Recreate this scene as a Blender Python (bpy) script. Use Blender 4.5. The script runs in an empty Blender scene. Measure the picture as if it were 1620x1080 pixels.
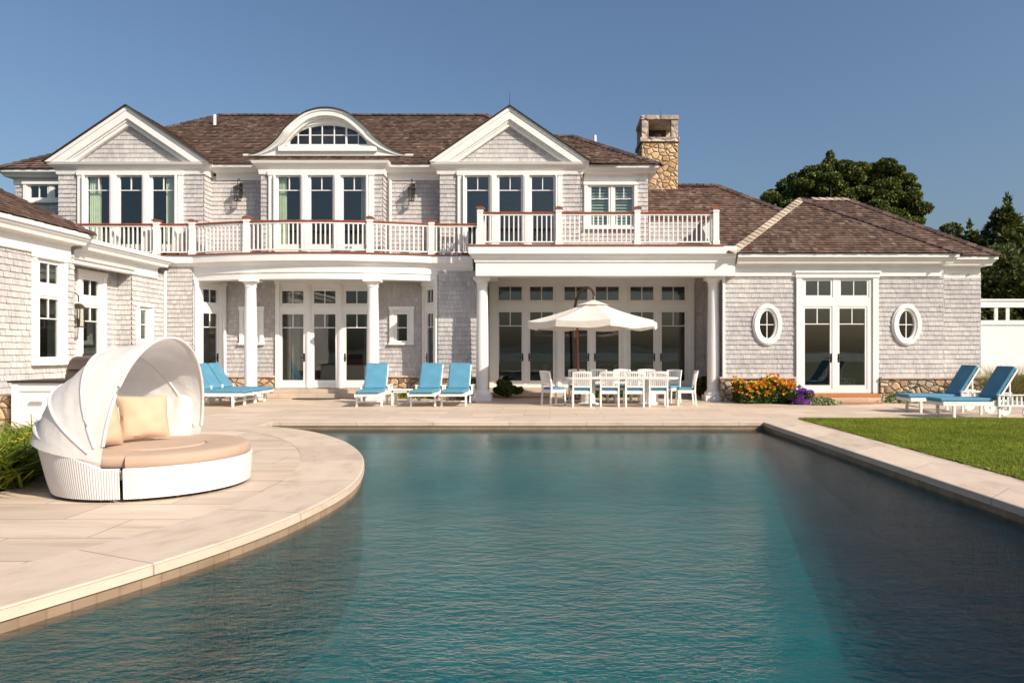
import bpy, bmesh, math, random
import numpy as np
from mathutils import Vector, Matrix
from mathutils.geometry import tessellate_polygon
random.seed(7)
rng = np.random.default_rng(7)
S = bpy.context.scene
C = S.collection
PI = math.pi
R = math.radians
# ------------------------------------------------------------ camera
cam = bpy.data.cameras.new('camera')
co = bpy.data.objects.new('camera', cam); C.objects.link(co)
co.location = (0, 0, 1.47); co.rotation_euler = (R(90), 0, 0)
cam.sensor_width = 36.0; cam.lens = 36.0*1100/1620
cam.shift_x = -60/1620; cam.shift_y = 16/1620
cam.clip_start = 0.05; cam.clip_end = 20000
S.camera = co
# ------------------------------------------------------------ light
SUN = Vector((1.15, -0.84, 1.0)).normalized()
elev = math.asin(SUN.z); azim = math.atan2(SUN.x, SUN.y)
W = bpy.data.worlds.new('World'); S.world = W; W.use_nodes = True
wn = W.node_tree; wn.nodes.clear()
sky = wn.nodes.new('ShaderNodeTexSky'); sky.sky_type = 'NISHITA'; sky.sun_disc = False
sky.sun_elevation = elev; sky.sun_rotation = azim
sky.air_density = 1.2; sky.dust_density = 3.5; sky.ozone_density = 4.8; sky.altitude = 10
bg = wn.nodes.new('ShaderNodeBackground'); bg.inputs[1].default_value = 0.092
wo = wn.nodes.new('ShaderNodeOutputWorld')
wn.links.new(sky.outputs[0], bg.inputs[0]); wn.links.new(bg.outputs[0], wo.inputs[0])
sl = bpy.data.lights.new('sun', 'SUN'); sl.energy = 4.6; sl.angle = R(0.5); sl.color = (1.0, 0.88, 0.73)
so = bpy.data.objects.new('sun', sl); C.objects.link(so)
so.rotation_euler = SUN.to_track_quat('Z', 'Y').to_euler()
S.view_settings.view_transform = 'Standard'; S.view_settings.look = 'None'
S.view_settings.gamma = 1; S.view_settings.exposure = 0.42
S.view_settings.use_curve_mapping = False
S.cycles.max_bounces = 8; S.cycles.transparent_max_bounces = 16
S.cycles.glossy_bounces = 4; S.cycles.volume_bounces = 0
S.cycles.caustics_reflective = False; S.cycles.caustics_refractive = False

# ------------------------------------------------------------ materials
def newmat(name, col=(0.8, 0.8, 0.8), rough=0.6, **kw):
    m = bpy.data.materials.new(name); m.use_nodes = True
    nt = m.node_tree; b = nt.nodes['Principled BSDF']
    b.inputs['Base Color'].default_value = (*col, 1); b.inputs['Roughness'].default_value = rough
    for k, v in kw.items(): b.inputs[k].default_value = v
    return m, nt, b
def nd(nt, typ, **kw):
    n = nt.nodes.new(typ)
    for k, v in kw.items():
        if k.startswith('i_'):
            key = k[2:]; key = int(key) if key.isdigit() else key.replace('_', ' ')
            n.inputs[key].default_value = v
        else: setattr(n, k, v)
    return n
def ramp(nt, stops, fac=None):
    n = nt.nodes.new('ShaderNodeValToRGB'); e = n.color_ramp.elements
    e[0].position = stops[0][0]; e[0].color = (*stops[0][1], 1)
    e[1].position = stops[-1][0]; e[1].color = (*stops[-1][1], 1)
    for p, c in stops[1:-1]:
        x = e.new(p); x.color = (*c, 1)
    if fac is not None: nt.links.new(fac, n.inputs[0])
    return n
def mixc(nt, a, b, fac, mode='MIX'):
    n = nt.nodes.new('ShaderNodeMix'); n.data_type = 'RGBA'; n.blend_type = mode
    for sock, v in ((n.inputs[0], fac), (n.inputs[6], a), (n.inputs[7], b)):
        if hasattr(v, 'links'): nt.links.new(v, sock)
        elif isinstance(v, tuple): sock.default_value = (*v, 1)
        else: sock.default_value = v
    return n.outputs[2]
def coord(nt, kind='Object', scale=(1, 1, 1)):
    t = nt.nodes.new('ShaderNodeTexCoord'); mp = nt.nodes.new('ShaderNodeMapping')
    mp.inputs['Scale'].default_value = scale
    nt.links.new(t.outputs[kind], mp.inputs[0]); return mp.outputs[0]
def noise(nt, vec, scale, detail=4, rough=0.6):
    n = nd(nt, 'ShaderNodeTexNoise', i_Scale=scale, i_Detail=detail, i_Roughness=rough)
    nt.links.new(vec, n.inputs['Vector']); return n.outputs[0]
def bump(nt, b, h, strength=0.3, dist=0.02):
    n = nd(nt, 'ShaderNodeBump', i_Strength=strength, i_Distance=dist)
    nt.links.new(h, n.inputs['Height']); nt.links.new(n.outputs[0], b.inputs['Normal'])

def simple(name, col, rough=0.5, var=0.06, scale=3.0, bs=0.1, bd=0.004, bscale=60, **kw):
    m, nt, b = newmat(name, col, rough, **kw)
    v = coord(nt); n = noise(nt, v, scale, 5)
    lo = tuple(c*(1-var) for c in col); hi = tuple(min(1, c*(1+var)) for c in col)
    r = ramp(nt, [(0.3, lo), (0.7, hi)], n); nt.links.new(r.outputs[0], b.inputs['Base Color'])
    if bs: bump(nt, b, noise(nt, v, bscale, 3), bs, bd)
    return m
def island_mat(name, stops, rough=0.85, nscale=(3, 3, 3), namt=0.35, bs=0.4, bd=0.004, big=0.4, spec=0.3):
    m, nt, b = newmat(name, rough=rough); b.inputs['Specular IOR Level'].default_value = spec
    g = nt.nodes.new('ShaderNodeNewGeometry')
    r = ramp(nt, stops, g.outputs['Random Per Island'])
    v = coord(nt, 'Object', nscale)
    n = noise(nt, v, 6, 5, 0.7)
    gr = ramp(nt, [(0.3, (1-namt,)*3), (0.7, (1+namt*0.4,)*3)], n)
    c = mixc(nt, r.outputs[0], gr.outputs[0], 1.0, 'MULTIPLY')
    n2 = noise(nt, coord(nt), big, 3)
    g2 = ramp(nt, [(0.35, (0.84, 0.83, 0.84)), (0.65, (1.08, 1.07, 1.05))], n2)
    c = mixc(nt, c, g2.outputs[0], 1.0, 'MULTIPLY')
    nt.links.new(c, b.inputs['Base Color'])
    if bs: bump(nt, b, n, bs, bd)
    return m
M = {}
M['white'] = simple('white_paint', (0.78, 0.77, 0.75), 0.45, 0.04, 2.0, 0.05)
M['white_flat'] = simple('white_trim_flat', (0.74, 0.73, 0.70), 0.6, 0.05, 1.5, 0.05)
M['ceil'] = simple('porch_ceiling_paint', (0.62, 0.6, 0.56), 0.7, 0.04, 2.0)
M['shingle'] = island_mat('weathered_cedar_shingle',
    [(0.0, (0.455, 0.443, 0.445)), (0.25, (0.505, 0.49, 0.492)), (0.6, (0.54, 0.522, 0.52)), (0.93, (0.59, 0.57, 0.56)), (1.0, (0.49, 0.45, 0.425))],
    nscale=(10, 10, 1.2), namt=0.18, big=0.5)
M['dark'] = simple('shadow_gap', (0.16, 0.15, 0.15), 0.9, 0.1)
M['roof'] = island_mat('brown_cedar_shake',
    [(0.0, (0.07, 0.042, 0.030)), (0.3, (0.11, 0.067, 0.049)), (0.65, (0.145, 0.092, 0.068)), (0.92, (0.185, 0.122, 0.093)), (1.0, (0.26, 0.185, 0.15))],
    nscale=(9, 2.5, 2.5), namt=0.4, big=0.35)
M['roofdark'] = simple('roof_underlay', (0.05, 0.035, 0.03), 0.9, 0.1)
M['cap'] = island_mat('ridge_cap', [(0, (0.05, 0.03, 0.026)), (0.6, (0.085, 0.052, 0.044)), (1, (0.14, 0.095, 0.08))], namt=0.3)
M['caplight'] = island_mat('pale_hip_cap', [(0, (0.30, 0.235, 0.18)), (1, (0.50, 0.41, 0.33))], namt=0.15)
M['mahog'] = simple('mahogany_rail', (0.26, 0.07, 0.03), 0.35, 0.25, 6)
M['bronze'] = simple('aged_bronze', (0.10, 0.075, 0.06), 0.4, 0.2, 10, Metallic=0.6)
M['black'] = simple('black_metal', (0.02, 0.018, 0.018), 0.35, 0.1, Metallic=0.5)
M['coppermat'] = simple('copper_brown_mat', (0.42, 0.17, 0.06), 0.9, 0.2, 20, 0.5, 0.01, 200)
M['darkmat'] = simple('dark_coir_mat', (0.05, 0.04, 0.035), 0.95, 0.2, 20, 0.5, 0.01, 200)
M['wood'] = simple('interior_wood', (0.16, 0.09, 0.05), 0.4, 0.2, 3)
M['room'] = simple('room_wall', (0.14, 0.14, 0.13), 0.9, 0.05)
M['curtain'] = simple('pale_green_curtain', (0.84, 0.88, 0.72), 0.9, 0.1, 5)
M['curtainw'] = simple('grey_curtain', (0.28, 0.29, 0.28), 0.9, 0.1, 5)
M['louvre'] = simple('louvre_paint', (0.42, 0.50, 0.44), 0.6, 0.05)
M['blue'] = simple('blue_canvas', (0.075, 0.235, 0.35), 0.85, 0.10, 4, 0.35, 0.004, 25)
M['beige'] = simple('beige_cushion', (0.43, 0.315, 0.24), 0.9, 0.05, 3, 0.25, 0.006, 12)
M['peach'] = simple('peach_pillow', (0.53, 0.365, 0.255), 0.9, 0.06, 3, 0.3, 0.008, 14)
M['bark'] = simple('bark', (0.09, 0.07, 0.05), 0.95, 0.3, 8, 0.6, 0.03, 12)
M['soil'] = simple('mulch_soil', (0.045, 0.032, 0.024), 0.98, 0.4, 12, 0.8, 0.03, 40)
M['counter'] = simple('dark_stone_top', (0.025, 0.015, 0.012), 0.65, 0.2, 20)
M['steel'] = simple('brown_grill_hood', (0.16, 0.12, 0.10), 0.35, 0.15, 4, Metallic=0.7)
M['purplepot'] = simple('purple_pot', (0.12, 0.03, 0.22), 0.5, 0.15)

# canvas with translucency
def canvas(name, col, tr=0.25):
    m, nt, b = newmat(name, col, 0.9)
    v = coord(nt); n = noise(nt, v, 5, 4)
    r = ramp(nt, [(0.3, tuple(c*0.93 for c in col)), (0.7, col)], n); nt.links.new(r.outputs[0], b.inputs['Base Color'])
    bump(nt, b, noise(nt, v, 9, 3), 0.4, 0.02)
    t = nd(nt, 'ShaderNodeBsdfTranslucent'); nt.links.new(r.outputs[0], t.inputs[0])
    mx = nd(nt, 'ShaderNodeMixShader', i_0=tr)
    nt.links.new(b.outputs[0], mx.inputs[1]); nt.links.new(t.outputs[0], mx.inputs[2])
    nt.links.new(mx.outputs[0], nt.nodes['Material Output'].inputs[0]); return m
M['canvas'] = canvas('white_canvas', (0.9, 0.885, 0.86), 0.34)
M['umbrella'] = canvas('cream_umbrella_canvas', (0.80, 0.75, 0.68), 0.2)

# white wicker: vertical ribs (uses uv u in metres)
m, nt, b = newmat('white_wicker', (0.76, 0.74, 0.73), 0.5)
uv = coord(nt, 'UV', (1, 1, 1))
sp = nd(nt, 'ShaderNodeSeparateXYZ'); nt.links.new(uv, sp.inputs[0])
w1 = nd(nt, 'ShaderNodeMath', operation='MULTIPLY', i_1=2*PI/0.026); nt.links.new(sp.outputs[0], w1.inputs[0])
w2 = nd(nt, 'ShaderNodeMath', operation='SINE'); nt.links.new(w1.outputs[0], w2.inputs[0])
w3 = nd(nt, 'ShaderNodeMath', operation='MULTIPLY', i_1=2*PI/0.011); nt.links.new(sp.outputs[1], w3.inputs[0])
w4 = nd(nt, 'ShaderNodeMath', operation='SINE'); nt.links.new(w3.outputs[0], w4.inputs[0])
w5 = nd(nt, 'ShaderNodeMath', operation='MULTIPLY_ADD', i_1=0.35); nt.links.new(w4.outputs[0], w5.inputs[0]); nt.links.new(w2.outputs[0], w5.inputs[2])
bump(nt, b, w5.outputs[0], 0.55, 0.004)
r = ramp(nt, [(0.0, (0.60, 0.57, 0.55)), (0.35, (0.78, 0.76, 0.75))], None)
mr = nd(nt, 'ShaderNodeMapRange', i_1=-1.3, i_2=1.0); nt.links.new(w5.outputs[0], mr.inputs[0]); nt.links.new(mr.outputs[0], r.inputs[0])
nt.links.new(r.outputs[0], b.inputs['Base Color']); M['wicker'] = m

# field stone
def stone(name, stops, scale, mortar=(0.30, 0.25, 0.20), width=0.06):
    m, nt, b = newmat(name, rough=0.9)
    v0 = coord(nt, 'Object')
    nz = nd(nt, 'ShaderNodeTexNoise', i_Scale=3.0, i_Detail=2.0); nt.links.new(v0, nz.inputs['Vector'])
    ad = nd(nt, 'ShaderNodeVectorMath', operation='MULTIPLY_ADD'); nt.links.new(nz.outputs['Color'], ad.inputs[0])
    ad.inputs[1].default_value = (0.10, 0.10, 0.10); nt.links.new(v0, ad.inputs[2])
    mp = nd(nt, 'ShaderNodeMapping'); mp.inputs['Scale'].default_value = (1, 1, 1.25); nt.links.new(ad.outputs[0], mp.inputs[0])
    vo = nd(nt, 'ShaderNodeTexVoronoi', i_Scale=scale); nt.links.new(mp.outputs[0], vo.inputs['Vector'])
    ve = nd(nt, 'ShaderNodeTexVoronoi', feature='DISTANCE_TO_EDGE', i_Scale=scale); nt.links.new(mp.outputs[0], ve.inputs['Vector'])
    se = nd(nt, 'ShaderNodeSeparateColor'); nt.links.new(vo.outputs['Color'], se.inputs[0])
    r = ramp(nt, stops, se.outputs[0])
    n = noise(nt, v0, 14, 5, 0.7); g = ramp(nt, [(0.3, (0.68, 0.66, 0.64)), (0.7, (1.15, 1.12, 1.08))], n)
    c = mixc(nt, r.outputs[0], g.outputs[0], 1.0, 'MULTIPLY')
    em = ramp(nt, [(width*0.4, (0, 0, 0)), (width, (1, 1, 1))], ve.outputs[0])
    c = mixc(nt, mortar, c, em.outputs[0]); nt.links.new(c, b.inputs['Base Color'])
    hh = ramp(nt, [(0.0, (0, 0, 0)), (0.18, (1, 1, 1))], ve.outputs[0])
    h2 = nd(nt, 'ShaderNodeMath', operation='MULTIPLY_ADD', i_1=0.35); nt.links.new(n, h2.inputs[0]); nt.links.new(hh.outputs[0], h2.inputs[2])
    bump(nt, b, h2.outputs[0], 0.9, 0.04); return m
M['stone'] = stone('field_stone', [(0.0, (0.30, 0.19, 0.11)), (0.3, (0.50, 0.36, 0.23)), (0.55, (0.62, 0.47, 0.32)), (0.8, (0.38, 0.33, 0.28)), (1.0, (0.60, 0.40, 0.22))], 4.6, (0.12, 0.085, 0.06))
M['stonecap'] = simple('stone_cap', (0.50, 0.42, 0.35), 0.85, 0.12, 6, 0.4, 0.01, 25)
M['chimstone'] = stone('chimney_stone', [(0.0, (0.36, 0.21, 0.10)), (0.3, (0.60, 0.40, 0.22)), (0.6, (0.72, 0.52, 0.32)), (0.85, (0.46, 0.36, 0.26)), (1.0, (0.62, 0.36, 0.16))], 4.6, (0.24, 0.17, 0.12))
M['chimcap'] = stone('chimney_cap_stone', [(0.0, (0.38, 0.31, 0.26)), (0.5, (0.50, 0.42, 0.36)), (1.0, (0.58, 0.50, 0.43))], 2.2, (0.36, 0.30, 0.26), 0.02)

# travertine paving; slab layout on object xy
def paving(name, base, uvmode=False, bw=1.22, rh=0.61, mc=0.5):
    m, nt, b = newmat(name, rough=0.55); b.inputs['Specular IOR Level'].default_value = 0.3
    v = coord(nt, 'UV' if uvmode else 'Object')
    br = nd(nt, 'ShaderNodeTexBrick', offset=0.5, i_Scale=1.0); br.inputs['Mortar Size'].default_value = 0.008
    br.inputs['Brick Width'].default_value = bw; br.inputs['Row Height'].default_value = rh
    br.inputs['Mortar Smooth'].default_value = 0.3
    br.inputs['Color1'].default_value = (*[c*0.84 for c in base], 1); br.inputs['Color2'].default_value = (*[min(1, c*1.06) for c in base], 1)
    br.inputs['Mortar'].default_value = (*[c*mc for c in base], 1)
    nt.links.new(v, br.inputs['Vector'])
    vs = nd(nt, 'ShaderNodeMapping'); vs.inputs['Scale'].default_value = (0.35, 2.2, 1) if not uvmode else (0.8, 1.5, 1)
    nt.links.new(v, vs.inputs[0])
    n = noise(nt, vs.outputs[0], 2.2, 8, 0.62)
    g = ramp(nt, [(0.28, (0.80, 0.73, 0.66)), (0.48, (1.0, 0.98, 0.96)), (0.72, (1.12, 1.10, 1.08))], n)
    c = mixc(nt, br.outputs[0], g.outputs[0], 1.0, 'MULTIPLY')
    n3 = noise(nt, vs.outputs[0], 9, 6, 0.7)
    g3 = ramp(nt, [(0.25, (0.72, 0.62, 0.54)), (0.42, (1, 1, 1))], n3)
    c = mixc(nt, c, g3.outputs[0], 0.7, 'MULTIPLY')
    nt.links.new(c, b.inputs['Base Color'])
    h = nd(nt, 'ShaderNodeMath', operation='MULTIPLY_ADD', i_1=-1.0); nt.links.new(br.outputs['Fac'], h.inputs[0])
    h2 = nd(nt, 'ShaderNodeMath', operation='MULTIPLY', i_1=0.3); nt.links.new(n3, h2.inputs[0]); nt.links.new(h2.outputs[0], h.inputs[2])
    bump(nt, b, h.outputs[0], 0.35, 0.006); return m
M['patio'] = paving('travertine_patio', (0.575, 0.475, 0.385))
M['coping'] = paving('travertine_coping', (0.60, 0.50, 0.41), True, 1.6, 3.0)
M['tile'] = paving('brown_pool_tile', (0.29, 0.215, 0.15), True, 0.15, 0.6, 0.78)

# pool plaster
M['plaster'] = simple('pool_plaster', (0.02, 0.31, 0.355), 0.9, 0.35, 1.3, 0.3, 0.02, 6)
# water
m = bpy.data.materials.new('pool_water'); m.use_nodes = True; nt = m.node_tree; nt.nodes.clear()
out = nd(nt, 'ShaderNodeOutputMaterial')
v = coord(nt, 'Object', (0.75, 1.35, 1.0))
na = noise(nt, v, 1.9, 3, 0.55); nb = noise(nt, v, 11.0, 4, 0.66); nc = noise(nt, v, 34, 2, 0.5)
q1 = nd(nt, 'ShaderNodeMath', operation='MULTIPLY_ADD', i_1=2.0, i_2=-1.0); nt.links.new(nb, q1.inputs[0]); q2 = nd(nt, 'ShaderNodeMath', operation='ABSOLUTE'); nt.links.new(q1.outputs[0], q2.inputs[0]); q3 = nd(nt, 'ShaderNodeMath', operation='MULTIPLY', i_1=-0.9); nt.links.new(q2.outputs[0], q3.inputs[0]); 
a1 = nd(nt, 'ShaderNodeMath', operation='MULTIPLY_ADD', i_1=1.6); nt.links.new(na, a1.inputs[0]); 
a2 = nd(nt, 'ShaderNodeMath', operation='MULTIPLY_ADD', i_1=0.22); nt.links.new(nc, a2.inputs[0]); nt.links.new(nb, a2.inputs[2]); nt.links.new(a2.outputs[0], a1.inputs[2])
ty = nt.nodes.new('ShaderNodeTexCoord'); sy = nd(nt, 'ShaderNodeSeparateXYZ'); nt.links.new(ty.outputs['Object'], sy.inputs[0]); my = nd(nt, 'ShaderNodeMapRange', i_1=14.0, i_2=3.5, i_3=0.16, i_4=1.8); nt.links.new(sy.outputs[1], my.inputs[0]); am = nd(nt, 'ShaderNodeMath', operation='MULTIPLY'); nt.links.new(a1.outputs[0], am.inputs[0]); nt.links.new(my.outputs[0], am.inputs[1]); a1 = am
bp = nd(nt, 'ShaderNodeBump', i_Strength=0.9, i_Distance=0.0165); nt.links.new(a1.outputs[0], bp.inputs['Height'])
bq = nd(nt, 'ShaderNodeBump', i_Strength=1.0, i_Distance=0.05); nt.links.new(a1.outputs[0], bq.inputs['Height'])
fr = nd(nt, 'ShaderNodeFresnel', i_IOR=1.33); nt.links.new(bp.outputs[0], fr.inputs[1])
ge = nt.nodes.new('ShaderNodeNewGeometry'); io = nd(nt, 'ShaderNodeMath', operation='MULTIPLY_ADD', i_1=-0.578, i_2=1.33); nt.links.new(ge.outputs['Backfacing'], io.inputs[0]); nt.links.new(io.outputs[0], fr.inputs[0])
gl = nd(nt, 'ShaderNodeBsdfGlossy', i_Roughness=0.03); nt.links.new(bp.outputs[0], gl.inputs['Normal'])
tp = nd(nt, 'ShaderNodeBsdfTransparent'); tp.inputs[0].default_value = (0.97, 1, 1, 1)
rf = nd(nt, 'ShaderNodeBsdfRefraction', i_Roughness=0.04, i_IOR=1.10); nt.links.new(bq.outputs[0], rf.inputs['Normal'])
mt = nd(nt, 'ShaderNodeMixShader', i_0=0.6); nt.links.new(tp.outputs[0], mt.inputs[1]); nt.links.new(rf.outputs[0], mt.inputs[2])
pw = nd(nt, 'ShaderNodeMath', operation='MULTIPLY', i_1=0.9); nt.links.new(fr.outputs[0], pw.inputs[0])
mm = nd(nt, 'ShaderNodeMixShader'); nt.links.new(pw.outputs[0], mm.inputs[0]); nt.links.new(mt.outputs[0], mm.inputs[1]); nt.links.new(gl.outputs[0], mm.inputs[2])
nt.links.new(mm.outputs[0], out.inputs[0])
va = nd(nt, 'ShaderNodeVolumeAbsorption', i_Density=0.42); va.inputs[0].default_value = (0.0, 0.78, 0.80, 1)
nt.links.new(va.outputs[0], out.inputs[1]); M['water'] = m
# window glass
def glassmat(name, tint=(0.88, 0.92, 0.9), refl=0.06):
    m = bpy.data.materials.new(name); m.use_nodes = True; nt = m.node_tree; nt.nodes.clear()
    out = nd(nt, 'ShaderNodeOutputMaterial')
    fr = nd(nt, 'ShaderNodeFresnel', i_IOR=1.5); ge = nt.nodes.new('ShaderNodeNewGeometry'); io = nd(nt, 'ShaderNodeMath', operation='MULTIPLY_ADD', i_1=-0.8333, i_2=1.5); nt.links.new(ge.outputs['Backfacing'], io.inputs[0]); nt.links.new(io.outputs[0], fr.inputs[0]); ma = nd(nt, 'ShaderNodeMath', operation='MULTIPLY_ADD', i_1=0.8, i_2=refl, use_clamp=True)
    nt.links.new(fr.outputs[0], ma.inputs[0])
    v = coord(nt, 'Object'); n = noise(nt, v, 1.1, 2); bp = nd(nt, 'ShaderNodeBump', i_Strength=0.05, i_Distance=0.02); nt.links.new(n, bp.inputs['Height'])
    gl = nd(nt, 'ShaderNodeBsdfGlossy', i_Roughness=0.01); nt.links.new(bp.outputs[0], gl.inputs['Normal'])
    tp = nd(nt, 'ShaderNodeBsdfTransparent'); tp.inputs[0].default_value = (*tint, 1)
    mm = nd(nt, 'ShaderNodeMixShader'); nt.links.new(ma.outputs[0], mm.inputs[0]); nt.links.new(tp.outputs[0], mm.inputs[1]); nt.links.new(gl.outputs[0], mm.inputs[2])
    nt.links.new(mm.outputs[0], out.inputs[0]); return m
M['glass'] = glassmat('window_glass'); M['lampglass'] = glassmat('lantern_glass', (0.85, 0.85, 0.8), 0.05)
# grass / leaves
def leafmat(name, stops, rough=0.7, tr=0.25):
    m, nt, b = newmat(name, rough=rough); b.inputs['Specular IOR Level'].default_value = 0.25
    g = nt.nodes.new('ShaderNodeNewGeometry'); r = ramp(nt, stops, g.outputs['Random Per Island'])
    n = noise(nt, coord(nt), 0.9, 3); gg = ramp(nt, [(0.35, (0.75, 0.78, 0.7)), (0.65, (1.15, 1.12, 1.05))], n)
    c = mixc(nt, r.outputs[0], gg.outputs[0], 1.0, 'MULTIPLY'); nt.links.new(c, b.inputs['Base Color'])
    t = nd(nt, 'ShaderNodeBsdfTranslucent'); nt.links.new(c, t.inputs[0])
    mx = nd(nt, 'ShaderNodeMixShader', i_0=tr); nt.links.new(b.outputs[0], mx.inputs[1]); nt.links.new(t.outputs[0], mx.inputs[2])
    nt.links.new(mx.outputs[0], nt.nodes['Material Output'].inputs[0]); return m
M['grass'] = leafmat('lawn_blades', [(0, (0.12, 0.17, 0.012)), (0.5, (0.21, 0.27, 0.022)), (0.9, (0.31, 0.35, 0.04)), (1, (0.42, 0.38, 0.12))])
M['pine'] = leafmat('pine_needles', [(0, (0.045, 0.066, 0.015)), (0.5, (0.105, 0.14, 0.028)), (1, (0.22, 0.235, 0.06))], tr=0.15)
M['cedar'] = leafmat('cedar_foliage', [(0, (0.03, 0.045, 0.014)), (0.6, (0.085, 0.11, 0.03)), (1, (0.20, 0.21, 0.06))], tr=0.15)
M['shrub'] = leafmat('shrub_leaves', [(0, (0.03, 0.06, 0.015)), (0.6, (0.08, 0.13, 0.03)), (1, (0.16, 0.2, 0.06))])
M['silver'] = leafmat('silvery_groundcover', [(0, (0.16, 0.20, 0.10)), (0.6, (0.30, 0.34, 0.18)), (1, (0.5, 0.5, 0.32))])
M['lily'] = leafmat('daylily_leaves', [(0, (0.08, 0.12, 0.01)), (0.6, (0.20, 0.26, 0.025)), (1, (0.38, 0.40, 0.06))])
M['strawgrass'] = leafmat('ornamental_grass_blades', [(0, (0.12, 0.13, 0.04)), (0.6, (0.26, 0.25, 0.10)), (1, (0.5, 0.43, 0.24))])
M['orange'] = leafmat('orange_petals', [(0, (0.45, 0.10, 0.01)), (0.5, (0.75, 0.26, 0.02)), (1, (0.85, 0.48, 0.06))])
M['purple'] = leafmat('purple_petals', [(0, (0.10, 0.02, 0.30)), (0.6, (0.24, 0.06, 0.55)), (1, (0.4, 0.16, 0.7))])
M['yellow'] = leafmat('yellow_petals', [(0, (0.75, 0.48, 0.02)), (1, (0.9, 0.75, 0.05))])
M['lawnbase'] = simple('lawn_soil', (0.07, 0.11, 0.018), 0.95, 0.3, 3)
M['ground'] = simple('ground_grass', (0.07, 0.085, 0.03), 0.95, 0.3, 0.5)
M['hills'] = simple('far_hills', (0.05, 0.07, 0.06), 0.95, 0.2, 0.01, 0)
m, nt, b = newmat('sea_water', (0.03, 0.06, 0.08), 0.15); bump(nt, b, noise(nt, coord(nt), 0.4, 4), 0.5, 0.3); M['sea'] = m

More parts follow.
